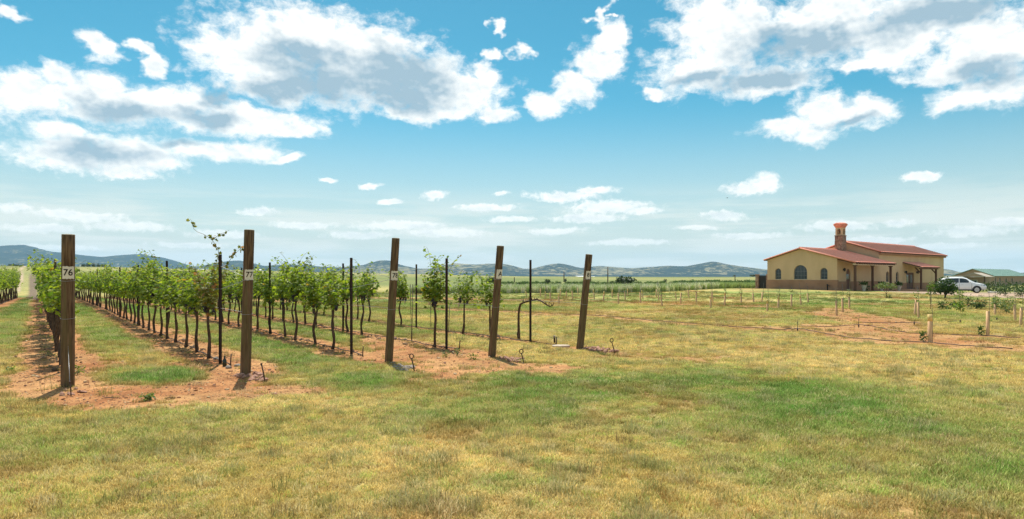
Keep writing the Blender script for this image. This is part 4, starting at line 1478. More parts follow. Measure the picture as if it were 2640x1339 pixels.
def stones():
    rng = random.Random(12)
    ms = [pebble_mesh(700 + i, 0.22, 2) for i in range(8)]
    for me in ms:
        me.polygons.foreach_set('use_smooth', [False] * len(me.polygons))
    gs = [me.copy() for me in ms]
    for me in ms: me.materials.append(M['stone'])
    for me in gs: me.materials.append(M['grey_stone'])
    piles = [('76', [(170, 1008), (183, 1018), (206, 1012), (216, 1013), (196, 1004), (160, 1018)], 0.045, ms, 'small stones at post 76', 'stones at post 76'),
             ('77', [(613, 970), (622, 973), (632, 975), (642, 974), (652, 974), (658, 967), (664, 966), (671, 968), (660, 978), (667, 983), (676, 979), (678, 984), (650, 980)], 0.062, ms, 'reddish pile at post 77', 'stones at post 77'),
             ('78', [(1010, 940), (1018, 944), (1022, 950), (1012, 950), (1026, 956), (1030, 945), (1036, 951), (1041, 960), (1056, 951), (1061, 950), (1048, 955)], 0.068, gs, 'grey heap at post 78', 'stones at post 78'),
             ('79', [(1292, 924), (1298, 928), (1306, 925), (1311, 930), (1318, 926), (1325, 930), (1330, 926), (1336, 931), (1342, 929), (1348, 927), (1315, 932), (1327, 934), (1353, 932), (1337, 935)], 0.055, ms, 'reddish low pile beside post A', 'stones at post A'),
             ('80', [(1506, 902), (1514, 900), (1522, 903), (1530, 900), (1536, 905), (1543, 902), (1550, 906), (1556, 902), (1562, 907), (1568, 903), (1574, 908), (1580, 905), (1586, 909), (1592, 906), (1545, 909), (1560, 911), (1528, 906)], 0.068, ms, 'reddish pile beside the rightmost post', 'stones at the rightmost post')]
    for key, pts, size, pool, lab, grp in piles:
        for i, (x, y) in enumerate(sorted(pts)):
            q = gp(x, y)
            s = size * rng.uniform(0.75, 1.35)
            o = bpy.data.objects.new('stone', pool[rng.randrange(8)])
            COL.objects.link(o)
            o.location = q + Vector((0, 0, s * 0.22))
            o.rotation_euler = (rng.uniform(-.4, .4), rng.uniform(-.4, .4), rng.random() * 6.28)
            o.scale = (s, s, s)
            tag(o, f'{nth(i)} stone from the left in the ' + lab, 'stone', grp)
    for (x, y, s, lab) in [(589, 950, 0.08, 'flat grey stone lying near the bottle behind post 77'), (556, 927, 0.07, 'pale stone beside the vine trunk behind post 77'), (612, 945, 0.07, 'long flat stone between the bottle and post 77')]:
        q = gp(x, y)
        o = bpy.data.objects.new('stone', gs[rng.randrange(8)])
        COL.objects.link(o)
        o.location = q + Vector((0, 0, s * 0.2)); o.scale = (s, s, s * 0.8); o.rotation_euler = (0, 0, rng.random() * 6)
        tag(o, lab, 'stone')

stones()

def small_things():
    # bottle standing near the first stake of row 77
    q = gp(579, 945)
    o = empty('bottle', q, 0, 'small dark glass bottle standing on the soil beside the stake behind post 77', 'bottle')
    mg, N, b = principled('dark_bottle_glass', (0.02, 0.028, 0.015), 0.12, 0.5)
    MB().lathe([(0.034, 0.0), (0.036, 0.01), (0.036, 0.10), (0.03, 0.125), (0.014, 0.15), (0.0125, 0.19), (0.0125, 0.195)], 14).build('body', mg, o)
    MB().lathe([(0.0155, 0.178), (0.0155, 0.19), (0.013, 0.192)], 12).build('lip', mg, o)
    # pale slab and capped pipe by the rightmost post
    q = gp(1446, 895)
    o = empty('valve_lid', q, 0.05, 'pale flat oval slab set in the grass left of the rightmost post', 'slab')
    k = 30
    MB().add([(0.215 * math.cos(6.283 * i / k) * 1.0, 0.16 * math.sin(6.283 * i / k), z) for z in (-0.05, 0.035) for i in range(k)] + [(0.2 * math.cos(6.283 * i / k), 0.146 * math.sin(6.283 * i / k), 0.045) for i in range(k)],
             [(i, (i + 1) % k, (i + 1) % k + k, i + k) for i in range(k)] + [(i + k, (i + 1) % k + k, (i + 1) % k + 2 * k, i + 2 * k) for i in range(k)] + [tuple(range(2 * k, 3 * k))]).build('slab', M['pale_slab'], o)
    q = gp(1429.5, 887)
    o = empty('standpipe', q, 0, 'short dark ribbed standpipe standing behind the pale slab', 'pipe')
    MB().lathe([(0.022, -0.05), (0.022, 0.11), (0.026, 0.112), (0.026, 0.125), (0.02, 0.127), (0.02, 0.15)], 12).build('pipe', M['rust'], o)
    MB().lathe([(0.028, 0.15), (0.028, 0.19), (0.024, 0.195), (0.018, 0.205)], 12).build('cap', M['grey_stone'], o)

small_things()

def weeds():
    for i, (x, y, h, w, lab) in enumerate([(375, 1035, 0.10, 0.06, 'small green weed on the bare soil between the two left posts'), (387, 1032, 0.07, 0.045, 'smaller green weed right beside the weed between the two left posts'),
                                           (200, 968, 0.16, 0.10, 'green weed growing at the right side of the foot of post 76'), (1180, 918, 0.16, 0.09, 'upright weed on the soil between post 78 and post A'), (1150, 922, 0.14, 0.08, 'grey-green weed left of the upright weed between post 78 and post A'), (1215, 928, 0.12, 0.12, 'low spreading weed left of the foot of post A'), (30, 960, 0.08, 0.12, 'low green weed in the grass left of post 76')]):
        shrub('weed', gp(x, y), 400 + i, [(0, 0, h * 0.6, w, w, h * 0.5), (w * 0.5, 0, h * 0.4, w * 0.6, w * 0.6, h * 0.3)], 46, 0.045, M['grey_leaf'] if i in (3, 4, 0, 1) else M['light_leaf'], lab, 'weed', 'weeds on the bare soil', trunk=0.004)
    for i, (x, y, L, a, lab) in enumerate([(283, 1029, 0.22, 0.1, 'thin dead twig lying on the soil right of post 76'), (440, 1029, 0.14, 0.5, 'short dead twig on the soil left of post 77'), (165, 1098, 0.13, 0.3, 'pale twig lying in the dry grass below post 76'), (718, 1085, 0.15, 0.4, 'pale forked twig in the straw coloured grass right of and below post 77')]):
        q = gp(x, y)
        o = empty('twig', q, a, lab, 'twig', 'dead twigs on the ground')
        MB().tube([(-L / 2, 0, 0.012), (-L * 0.1, 0.01, 0.02), (L * 0.2, -0.01, 0.016), (L / 2, 0.005, 0.014)], [0.004, 0.0065, 0.006, 0.003], 5).build('stem', M['wood'] if i < 2 else M['cane'], o)
        MB().tube([(0, 0, 0.018), (L * 0.15, L * 0.14, 0.016)], [0.004, 0.002], 5).build('side_shoot', M['wood'] if i < 2 else M['cane'], o)

weeds()


# ------------------------------------------------------------------ young vines in grow tubes
TUBES = [(1043, 757, 785, 0.5), (1072, 752, 775, 0), (1106, 771, 789.5, 0), (1182, 776, 794, 0),
         (1357, 752, 767, -1), (1393, 743, 766, 0.3), (1406, 752, 770, 0), (1419, 755, 777, -.5), (1440, 757, 786.4, 0), (1445, 746, 765, 0), (1460, 755, 768, 0), (1476, 750, 772.5, -.6), (1490, 742, 762, -.5),
         (1532, 747, 771, -1.2), (1555, 752, 777.5, 1), (1578, 747, 768, 0.2), (1594, 756, 785.6, 0), (1612, 750.5, 774, -.8), (1618, 745, 765, 0), (1651, 754, 781.5, -.4), (1657, 749, 772, -1.3), (1691, 746.5, 767, 1),
         (1698, 754, 776.6, -.5), (1706, 760, 789.7, -.9), (1743, 751, 772.5, -1.2), (1754, 756, 784, 0.5), (1776, 748, 770, -1.2), (1795, 752, 781.5, 0), (1831.6, 763, 797, 0), (1837, 753, 779, -.8), (1868, 754, 789, 0.3),
         (1911, 757, 784, -.6), (1943, 756, 781.5, -1.2), (1963, 754, 780, 1.2), (1977.5, 773, 805, 0.2), (2006, 763.6, 798, 0.3), (2040, 759, 793, 0), (2065, 761, 789, -1), (2083.5, 757, 781.5, -1),
         (2156.5, 775, 814, -.4), (2172, 769, 805.6, -.3), (2189, 766, 797, 0), (2358, 773.5, 814, 0.8), (2367.6, 779.6, 822.5, -.4), (2397.5, 811, 882.5, 0), (2545.5, 802.4, 866, 0.2), (2564.8, 789.6, 815, 0), (2617, 786, 829, -.4), (2630.6, 793, 842, 0.6)]
LEAFY_TUBES = {1612, 1698, 1706, 1868, 1911, 1977.5, 2006, 2040, 2156.5, 2172, 2189, 2358, 2564.8, 2617, 2630.6, 1795}
SHOOTS = []
for i in range(4):
    rng_ = random.Random(800 + i)
    vs, fs, val = [], [], []
    for k in range(26):
        z = rng_.uniform(0.0, 0.34)
        a = rng_.random() * 6.283
        o_ = Vector((math.cos(a), math.sin(a), rng_.uniform(-0.2, 0.7)))
        add_leaf(vs, fs, val, Vector((0, 0, z)) + o_ * rng_.uniform(0.01, 0.10), o_, Vector((0, 0, 1)) + rnd_dir(rng_) * 0.5, rng_.uniform(0.05, 0.085), rng_.random() * 0.9, 'vine')
    SHOOTS.append(leaf_mesh('shoot', vs, fs, val))

def tube_mesh(r, h, n=16):
    vs, fs = [], []
    for rr_, z in ((r, -0.04), (r, h), (r - 0.004, h), (r - 0.004, h - 0.18)):
        for k in range(n):
            a = 6.283 * k / n
            vs.append((rr_ * math.cos(a), rr_ * math.sin(a), z))
    for i in range(3):
        for k in range(n):
            a, b = i * n + k, i * n + (k + 1) % n
            fs.append((a, b, b + n, a + n))
    return MB().add(vs, fs, True)

def grow_tubes():
    rng = random.Random(77)
    tm, im = [], []
    order = 0
    for (x, top, bot, lean) in sorted(TUBES):
        q = gp(x, bot)
        D = q.y
        h = (bot - top) / F * D
        h = min(max(h, 0.5), 0.82)
        leafy_ = x in LEAFY_TUBES
        lab = f"tan grow tube {'with a leafy green shoot' if leafy_ else 'round a young vine'}, {nth(order)} from the left across the young field"
        if x == 2397.5: lab = 'nearest tan grow tube with a bright yellow rim, on the red soil at the right'
        if x == 2545.5: lab = 'near tan grow tube with a small dark plant at its foot, far right'
        o = empty('grow_tube', q, rng.random() * 6.28, lab, 'grow tube', 'grow tubes of the young field')
        o.rotation_euler = (0, 0, 0)
        o.rotation_euler[1] = lean * R_(5)
        r = 0.052 if x == 2397.5 else (0.041 if x == 2545.5 else 0.038)
        tube_mesh(r, h).build('tube', M['tube'], o)
        if x in (2397.5, 1743, 1578, 1357, 1445) or rng.random() < 0.3:
            MB().lathe([(r + 0.003, h - 0.17), (r + 0.003, h - 0.002)], 16).build('tube_rim', M['tube_in'], o)
        rod_h = h + rng.uniform(0.45, 0.75)
        MB().tube([(r + 0.012, 0.0, -0.05), (r + 0.012, 0.0, h), (r * 0.6, 0.01, rod_h)], 0.006 if D < 30 else 0.009, 5).build('rod', M['rod'], o)
        if leafy_:
            s = link('shoot', SHOOTS[order % 4], o, M['grey_leaf'] if order % 2 else M['light_leaf'])
            s.location = (0, 0, h - 0.03)
            s.scale = (1, 1, rng.uniform(0.8, 1.3))
        if x in (2397.5, 2545.5):
            s = link('foot_leaves', crown_mesh('foot_leaves', 61, [(0, 0, 0.14, 0.09, 0.09, 0.14)], 60, 0.07), o, M['bush_leaf'])
            s.location = (-0.14, 0.02, 0.0)
        order += 1

grow_tubes()

def field_hoses():
    rng = random.Random(3)
    lines = [([(1010, 796), (1150, 797), (1320, 803), (1440, 809), (1560, 816), (1680, 827), (1780, 835), (1860, 841), (1920, 845), (1985, 849), (2020, 851), (2056, 848), (2085, 853), (2130, 862), (2200, 873), (2290, 880), (2398, 885), (2440, 889), (2520, 895), (2640, 902)], 'nearest black drip hose snaking across the young field past the stakes', (2056, 857, 827)),
             ([(2060, 841), (2110, 843), (2160, 843), (2214, 838), (2245, 842), (2300, 853), (2350, 860), (2420, 863), (2500, 866), (2545, 867), (2600, 871), (2640, 874)], 'second black drip hose lying past the grow tube on the far right', (2214, 846, 822)),
             ([(2216, 832), (2300, 834), (2357, 833), (2390, 838), (2430, 841), (2480, 844)], 'third thin drip hose crossing behind the nearest grow tube', (2357, 839, 826)),
             ([(2440, 833), (2475, 825), (2500, 830), (2515, 834), (2580, 840), (2640, 845)], 'thin drip hose arching over a small stake at the right', (2475.5, 834, 824)),
             ([(2530, 822), (2570, 817), (2600, 822), (2640, 828)], 'thin drip hose near the right picture edge', (2570, 828, 817))]
    for pts, lab, st in lines:
        P = []
        for i in range(len(pts) - 1):
            a, b = pts[i], pts[i + 1]
            for k in range(4):
                t = k / 4
                q = gp(a[0] + (b[0] - a[0]) * t, a[1] + (b[1] - a[1]) * t + rng.uniform(-0.5, 0.5))
                P.append(Vector((q.x, q.y, q.z + 0.012 + rng.uniform(0, 0.015))))
        # the hose is lifted where it hangs on its small stake
        s = gp(st[0], st[1])
        for i, q in enumerate(P):
            d = math.hypot(q.x - s.x, (q.y - s.y) * 0.4)
            if d < 0.6:
                P[i] = Vector((q.x, q.y * (d / 0.6) + s.y * (1 - d / 0.6), q.z + 0.10 * (1 - d / 0.6) ** 1.3))
        o = MB().tube(P, 0.011, 5).build('drip_hose', M['hose'])
        tag(o, lab, 'hose', 'drip hoses of the young field')
        o = empty('hose_stake', s, 0, 'small dark stake holding up the ' + lab.replace('black ', ''), 'stake', 'hose stakes of the young field')
        o['label'] = ' '.join(o['label'].split()[:16])
        h = (st[1] - st[2]) / F * s.y
        MB().tube([(0, 0, -0.08), (0, 0, h)], 0.008, 6).build('pin', M['stake'], o)
        MB().lathe([(0.02, 0.03), (0.022, 0.05), (0.022, 0.10), (0.016, 0.12)], 8).build('clip', M['hose'], o)

field_hoses()


# ------------------------------------------------------------------ shrubs and small trees by the drive
def at_px(x, y_base, dist=None):
    if dist is None:
        return gp(x, y_base)
    X = (x - CX) / F * dist
    return gxy(X, dist)

def shrubs():
    q = gp(2437, 770)
    shrub('dark_tree', q, 10, [(0, 0, 0.95, 0.75, 0.75, 0.6), (-0.55, 0.1, 0.85, 0.5, 0.5, 0.4), (0.55, -0.1, 0.9, 0.5, 0.5, 0.45), (0.1, 0, 1.4, 0.45, 0.45, 0.35), (-0.2, 0.3, 0.65, 0.5, 0.5, 0.3), (0.3, -0.4, 0.62, 0.45, 0.45, 0.28)], 1500, 0.15, M['bush_leaf'], 'dense dark green low tree in front of the white car', 'tree', trunk=0.07)
    q = gp(2285, 769)
    shrub('porch_tree', q, 11, [(0, 0, 1.0, 0.5, 0.5, 0.26), (-0.4, 0.1, 0.9, 0.4, 0.4, 0.2), (0.4, -0.1, 0.95, 0.42, 0.42, 0.22)], 520, 0.11, M['grey_leaf'], 'thin young tree with a flat yellowish crown in front of the porch', 'tree', trunk=0.025)
    q = gp(2285, 769) + Vector((0.25, 0.05, 0))
    shrub('foot_plant', q, 12, [(0, 0, 0.06, 0.28, 0.2, 0.1)], 60, 0.1, M['bush_leaf'], 'small tuft of weeds at the foot of the thin young tree', 'plant', trunk=0.01)
    specs = [(2428, 800, 0.42, 0.34, 'bush_leaf', 'small dark bush, leftmost in the row of bushes below the car'),
             (2459, 797, 0.36, 0.30, 'bush_leaf', 'small round bush, second in the row of bushes below the car'),
             (2447, 801, 0.18, 0.12, 'light_leaf', 'tiny pale seedling between the first two bushes below the car'),
             (2477, 807, 0.50, 0.28, 'light_leaf', 'round yellow-green bush standing nearest in the row below the car'),
             (2495, 800, 0.66, 0.42, 'bush_leaf', 'taller leafy bush in the middle of the row below the car'),
             (2516, 799, 0.40, 0.36, 'bush_leaf', 'dark bush right of the taller bush below the car'),
             (2531, 799, 0.50, 0.30, 'bush_leaf', 'last dark bush at the right end of the row below the car'),
             (2592, 803, 0.70, 0.45, 'grey_leaf', 'loose grey-green shrub with upright shoots at the far right'),
             (2594, 812, 0.50, 0.35, 'grey_leaf', 'low shrub in front of the loose grey-green shrub at the far right'),
             (2567, 806, 0.85, 0.24, 'grey_leaf', 'slender grey-green sapling behind the grow tube at the far right')]
    for i, (x, y, h, w, mat, lab) in enumerate(specs):
        q = gp(x, y)
        rng = random.Random(40 + i)
        lob = [(0, 0, h * 0.55, w * 0.7, w * 0.7, h * 0.42)] + [(rng.uniform(-.6, .6) * w, rng.uniform(-.5, .5) * w, h * rng.uniform(0.5, 0.95), w * 0.4, w * 0.4, h * 0.28) for k in range(4)]
        shrub('bush', q, 40 + i, lob, 170 if h > 0.3 else 40, 0.085, M[mat], lab, 'bush', 'bushes by the drive', trunk=0.014)
    # column-like saplings
    for i, (x, yb, yt, w, mat, lab) in enumerate([(2399, 800, 724, 0.16, 'light_leaf', 'tall slim sapling with yellow-green leaves standing behind the nearest grow tube'),
                                                 (2474, 800, 748, 0.3, 'light_leaf', 'slim young tree with a small round yellow-green head below the car')]):
        q = gp(x, yb)
        h = (yb - yt) / F * q.y
        if i == 0:
            lob = [(0, 0, h * 0.82, w, w, h * 0.15), (0.05, 0, h * 0.65, w * 0.8, w * 0.8, h * 0.12), (0.08, 0, h * 0.5, w * 0.5, w * 0.5, h * 0.12)]
        else:
            lob = [(0, 0, h * 0.82, w, w, h * 0.2), (0.1, 0, h * 0.3, w * 1.0, w * 1.0, h * 0.22)]
        shrub('sapling', q, 60 + i, lob, 150, 0.10, M[mat], lab, 'sapling', 'saplings by the drive', trunk=0.014)
    q = at_px(2591, 764, 60)
    shrub('round_bush', q, 71, [(0, 0, 0.55, 0.6, 0.6, 0.45), (0.4, 0, 0.45, 0.4, 0.4, 0.35)], 420, 0.12, M['bush_leaf'], 'round dark bush standing on the gravel in front of the hedge', 'bush', 'bushes by the drive', trunk=0.03)
    q = at_px(2632, 764, 57)
    shrub('round_bush', q, 72, [(0, 0, 0.5, 0.55, 0.6, 0.45), (0.5, 0.2, 0.5, 0.5, 0.5, 0.4)], 420, 0.12, M['bush_leaf'], 'broad dark bush at the right picture edge in front of the hedge', 'bush', 'bushes by the drive', trunk=0.03)

shrubs()


# ------------------------------------------------------------------ house
M['stucco'] = noisy('tan_stucco', (0.70, 0.495, 0.295), (0.60, 0.42, 0.245), 0.8, 0.95, 0.1, (1, 1, 0.45), bump=0.006, bscale=30, lo=0.25, hi=0.75, c2=(0.60, 0.42, 0.26))
M['stucco_low'] = noisy('brown_stucco', (0.43, 0.245, 0.15), (0.34, 0.19, 0.115), 0.9, 0.95, 0.1, bump=0.004, bscale=30)
M['stucco_pale'] = noisy('pale_trim', (0.66, 0.50, 0.34), (0.6, 0.45, 0.3), 3, 0.9)
M['tile'] = noisy('red_clay_tile', (0.86, 0.35, 0.25), (0.72, 0.27, 0.185), 2.4, 0.75, 0.25, (1, 2, 1), c2=(0.76, 0.34, 0.25))
M['tile_dark'] = noisy('dark_eave', (0.10, 0.055, 0.04), (0.15, 0.085, 0.06), 3, 0.8)
M['timber'] = noisy('brown_timber', (0.15, 0.08, 0.05), (0.1, 0.055, 0.035), 5, 0.8, stretch=(1, 1, 0.2))
M['glass'] = principled('dark_window_glass', (0.035, 0.045, 0.055), 0.08, 0.6)[0]
M['frame'] = noisy('grey_window_frame', (0.22, 0.23, 0.23), (0.17, 0.18, 0.18), 4, 0.6)
M['door'] = noisy('brown_door', (0.20, 0.10, 0.065), (0.13, 0.07, 0.045), 4, 0.6, stretch=(1, 1, 0.3))
M['chimney_stone'] = noisy('chimney_rubble', (0.27, 0.165, 0.115), (0.42, 0.28, 0.20), 4.2, 0.95, 0.1, bump=0.05, bscale=4.2, detail=3.0, lo=0.42, hi=0.58, c2=(0.20, 0.125, 0.095))
M['iron'] = principled('black_iron', (0.02, 0.018, 0.016), 0.5, 0.4)[0]
M['pot'] = noisy('pale_urn', (0.55, 0.47, 0.38), (0.45, 0.37, 0.29), 6, 0.9)

def arch_outline(y0, y1, z0, z1, n=10):
    """outline with a round head"""
    r = (y1 - y0) / 2; c = (y0 + y1) / 2
    spring = z1 - r
    return [(y0, z0), (y1, z0)] + [(c + r * math.cos(a), spring + r * math.sin(a)) for a in np.linspace(0, math.pi, n)]

def wall_with_holes(name, outline, holes, fixed, axis, thick, mat, parent):
    """wall slab in the plane axis=fixed with real openings (triangulated), reveals of depth thick"""
    bm = bmesh.new()
    def at(q, t):
        return Vector((t, q[0], q[1])) if axis == 'x' else Vector((q[0], t, q[1]))
    edges = []
    for loop in [outline] + holes:
        vv_ = [bm.verts.new(at(q, fixed)) for q in loop]
        for i in range(len(vv_)):
            edges.append(bm.edges.new((vv_[i], vv_[(i + 1) % len(vv_)])))
    bmesh.ops.triangle_fill(bm, use_beauty=True, use_dissolve=False, edges=edges)
    faces = bm.faces[:]
    ret = bmesh.ops.extrude_face_region(bm, geom=faces)
    dv = Vector((thick, 0, 0)) if axis == 'x' else Vector((0, thick, 0))
    for v in ret['geom']:
        if isinstance(v, bmesh.types.BMVert):
            v.co += dv
    bmesh.ops.recalc_face_normals(bm, faces=bm.faces[:])
    me = bpy.data.meshes.new(name)
    bm.to_mesh(me); bm.free()
    return link(name, me, parent, mat)

def window(parent, axis, c, w, z0, z1, fixed, inward, arched=True, bars=2, rails=1):
    """glazed window set into a reveal; the pane and its bars are sub-parts of the frame"""
    out = arch_outline(c - w / 2, c + w / 2, z0, z1) if arched else [(c - w / 2, z0), (c + w / 2, z0), (c + w / 2, z1), (c - w / 2, z1)]
    k = 0.06
    inn = arch_outline(c - w / 2 + k, c + w / 2 - k, z0 + k, z1 - k) if arched else [(c - w / 2 + k, z0 + k), (c + w / 2 - k, z0 + k), (c + w / 2 - k, z1 - k), (c - w / 2 + k, z1 - k)]
    f = wall_with_holes('window', out, [inn], fixed + inward * 0.15, axis, inward * 0.05, M['frame'], parent)
    g = wall_with_holes('pane', inn, [], fixed + inward * 0.178, axis, inward * 0.012, M['glass'], f)
    mb = MB()
    def bar(a0, a1, b0, b1):
        t0, t1 = sorted((fixed + inward * 0.160, fixed + inward * 0.175))
        if axis == 'x': mb.box(t0, t1, a0, a1, b0, b1)
        else: mb.box(a0, a1, t0, t1, b0, b1)
    for i in range(bars):
        a = c - w / 2 + k + (w - 2 * k) * (i + 1) / (bars + 1)
        ztop = z1 - w / 2 + math.sqrt(max((w / 2) ** 2 - (a - c) ** 2, 0)) - k if arched else z1 - k
        bar(a - 0.014, a + 0.014, z0 + k, ztop)
    for i in range(rails):
        b = z0 + (z1 - z0) * (i + 1) / (rails + 1.6)
        bar(c - w / 2 + k, c + w / 2 - k, b - 0.014, b + 0.014)
    if mb.f: mb.build('glazing_bar', M['frame'], f)
    return f

def tile_roof(name, p00, p10, p01, p11, pitch, parent, mat, thick=0.10, amp=0.055, courses=14):
    """barrel-tile slope: p00->p10 along the eave, p00->p01 up the slope; rows of rounded tiles with stepped courses"""
    p00, p10, p01, p11 = map(Vector, (p00, p10, p01, p11))
    n_ = (p10 - p00).cross(p01 - p00).normalized()
    if n_.z < 0: n_ = -n_
    L = (p10 - p00).length
    cols = max(2, int(L / pitch))
    per = 6
    nu = cols * per
    vs, fs = [], []
    rows_ = []
    for c in range(courses):
        rows_.append((c / courses, 0.028)); rows_.append(((c + 0.999) / courses, 0.0))
    for (t, lift) in rows_:
        for u in range(nu + 1):
            s = u / nu
            a = p00.lerp(p10, s); b = p01.lerp(p11, s)
            ph = (u % per) / per * 2 * math.pi
            vs.append(a.lerp(b, t) + n_ * (thick * 0.5 + lift + amp * (0.5 - 0.5 * math.cos(ph)) ** 0.8))
    m_ = nu + 1
    for r in range(len(rows_) - 1):
        for u in range(nu):
            b = r * m_ + u
            fs.append((b, b + 1, b + m_ + 1, b + m_))
    mb = MB().add(vs, fs, True)
    o = mb.build(name, mat, parent)
    q = [p00, p10, p11, p01]
    d = MB().add([v - n_ * thick * 0.5 for v in q] + [v + n_ * thick * 0.5 for v in q], [(3, 2, 1, 0), (4, 5, 6, 7), (0, 1, 5, 4), (1, 2, 6, 5), (2, 3, 7, 6), (3, 0, 4, 7)])
    d.build('roof_deck', M['tile_dark'], o)
    return o

def house():
    z0 = 0.25
    rz = R_(40.0)
    o = empty('winery_house', (36.2, 76.0, z0), rz, 'tan stucco house with red tiled roofs, porch and stone chimney', 'house')
    B = -0.9                                   # walls run down into the ground
    W1, E1, R1, L1 = 8.36, 3.50, 4.72, 11.06   # gable width, eave, ridge, length of the front block
    S1 = (R1 - E1) / (W1 / 2)
    # gable wall
    wins = [(6.98, 0.76, 1.15, 2.45), (4.24, 1.60, 1.15, 2.82), (1.49, 0.82, 1.15, 2.45)]
    holes = [arch_outline(c - w / 2, c + w / 2, a, b) for c, w, a, b in wins]
    wall_with_holes('gable_wall', [(0, 1.08), (W1, 1.08), (W1, E1), (W1 / 2, R1), (0, E1)], holes, 0.0, 'x', 0.25, M['stucco'], o)
    MB().box(-0.05, 0.25, -0.05, W1 + 0.05, B, 1.078).build('wainscot', M['stucco_low'], o)
    for c, w, a, b in wins:
        window(o, 'x', c, w, a, b, 0.0, 1, True, 3 if w > 1 else 1, 2)
        MB().box(-0.06, 0.02, c - w / 2 - 0.05, c + w / 2 + 0.05, a - 0.07, a - 0.004).build('window_sill', M['stucco_pale'], o)
    MB().box(0.255, L1, W1 - 0.25, W1, B, E1).build('back_wall', M['stucco'], o)
    # long side wall under the porch with door and windows, then the tall block's front wall
    door = (2.75, 1.05, 0.0, 2.35)
    hol = [arch_outline(door[0] - door[1] / 2, door[0] + door[1] / 2, door[2] - 0.02, door[3])]
    wall_with_holes('porch_wall', [(0.255, B), (door[0] - 0.6, B), (door[0] + 0.6, B), (L1 + 0.0, B), (L1, E1 - 0.03), (0.255, E1 - 0.03)], hol, 0.0, 'y', 0.25, M['stucco'], o)
    for (xa, xb) in ((0.26, door[0] - door[1] / 2 - 0.02), (door[0] + door[1] / 2 + 0.02, L1)):
        MB().box(xa, xb, -0.045, -0.003, B, 0.92).build('wainscot', M['stucco_low'], o)
    dd = wall_with_holes('door', arch_outline(door[0] - door[1] / 2, door[0] + door[1] / 2, -0.02, door[3]), [], 0.10, 'y', 0.06, M['door'], o)
    MB().box(door[0] - 0.32, door[0] + 0.32, 0.085, 0.098, 1.15, 1.75).build('door_light', M['glass'], dd)
    MB().tube([(door[0] + 0.4, 0.06, 0.95), (door[0] + 0.4, 0.06, 1.15)], 0.02, 6).build('handle', M['iron'], dd)
    for (x, z) in ((1.45, 2.25), (19.0, 2.05), (22.9, 2.05)):
        s = MB().box(x - 0.06, x + 0.06, -0.06, -0.002, z - 0.12, z + 0.12).build('wall_lantern', M['iron'], o)
        MB().lathe([(0.03, -0.22), (0.09, -0.14), (0.11, 0.08), (0.05, 0.16), (0.01, 0.2)], 8, (x, -0.2, z)).build('lantern_body', M['iron'], s)
        MB().tube([(x, -0.05, z + 0.08), (x, -0.2, z + 0.2)], 0.015, 5).build('lantern_arm', M['iron'], s)
    # roofs of the front block; the right slope runs on over the porch
    P = 2.12
    ov = 0.3
    zl = E1 - ov * S1
    tile_roof('roof_slope', (-ov, W1 + ov, zl), (L1, W1 + ov, zl), (-ov, W1 / 2, R1 + 0.02), (L1, W1 / 2, R1 + 0.02), 0.46, o, M['tile'])
    ze = E1 - P * S1 * 0.86
    tile_roof('roof_slope', (-ov, -P, ze), (L1 - 0.3, -P, ze), (-ov, W1 / 2, R1 + 0.02), (L1 - 0.3, W1 / 2, R1 + 0.02), 0.46, o, M['tile'], courses=20)
    MB().tube([(-ov - 0.03, W1 / 2, R1 + 0.10), (L1, W1 / 2, R1 + 0.10)], 0.10, 8).build('ridge_tiles', M['tile'], o)
    for s in (0, 1):
        a = (-ov - 0.02, W1 / 2, R1 + 0.06); b = (-ov - 0.02, W1 + ov, zl + 0.06) if s else (-ov - 0.02, -P, ze + 0.06)
        MB().tube([a, b], 0.075, 7).build('verge_tiles', M['tile'], o)
    # porch: posts, beam, floor, shaded ceiling rafters
    for x in (0.12, 4.6, 9.6):
        MB().box(x - 0.11, x + 0.11, -P + 0.12, -P + 0.34, -0.55, ze - 0.24, 0.015).build('porch_post', M['timber'], o)
        MB().box(x - 0.2, x + 0.2, -P + 0.05, -P + 0.41, ze - 0.36, ze - 0.242, 0.02).build('post_cap', M['timber'], o)
    MB().box(-0.15, 10.2, -P + 0.10, -P + 0.36, ze - 0.24, ze - 0.06).build('porch_beam', M['stucco_pale'], o)
    for i in range(17):
        x = 0.1 + i * 0.62
        MB().add([(x - 0.05, -P - 0.1, ze - 0.17), (x + 0.05, -P - 0.1, ze - 0.17), (x + 0.05, 0, E1 - 0.17), (x - 0.05, 0, E1 - 0.17), (x - 0.05, -P - 0.1, ze - 0.055), (x + 0.05, -P - 0.1, ze - 0.055), (x + 0.05, 0, E1 - 0.055), (x - 0.05, 0, E1 - 0.055)],
                 [(3, 2, 1, 0), (4, 5, 6, 7), (0, 1, 5, 4), (1, 2, 6, 5), (2, 3, 7, 6), (3, 0, 4, 7)]).build('rafter', M['timber'], o)
    MB().box(-0.1, 25.0, -P - 0.1, -0.05, -0.8, -0.12).build('porch_floor', M['stucco_low'], o)
    # tall rear block
    X2, X3, W2, E2, R2 = L1 + 0.002, 33.0, 7.84, 4.48, 5.80
    S2 = (R2 - E2) / (W2 / 2)
    w2 = [(13.6, 0.85, 0.8, 2.12), (16.6, 0.85, 0.75, 2.1)]
    d2 = (20.8, 2.6, -0.35, 2.0)
    holes = [arch_outline(c - w / 2, c + w / 2, a, b) for c, w, a, b in w2] + [[(d2[0] - d2[1] / 2, d2[2]), (d2[0] + d2[1] / 2, d2[2]), (d2[0] + d2[1] / 2, d2[3]), (d2[0] - d2[1] / 2, d2[3])]]
    wall_with_holes('front_wall', [(X2, B), (X3, B), (X3, E2), (X2, E2)], holes, 0.0, 'y', 0.25, M['stucco'], o)
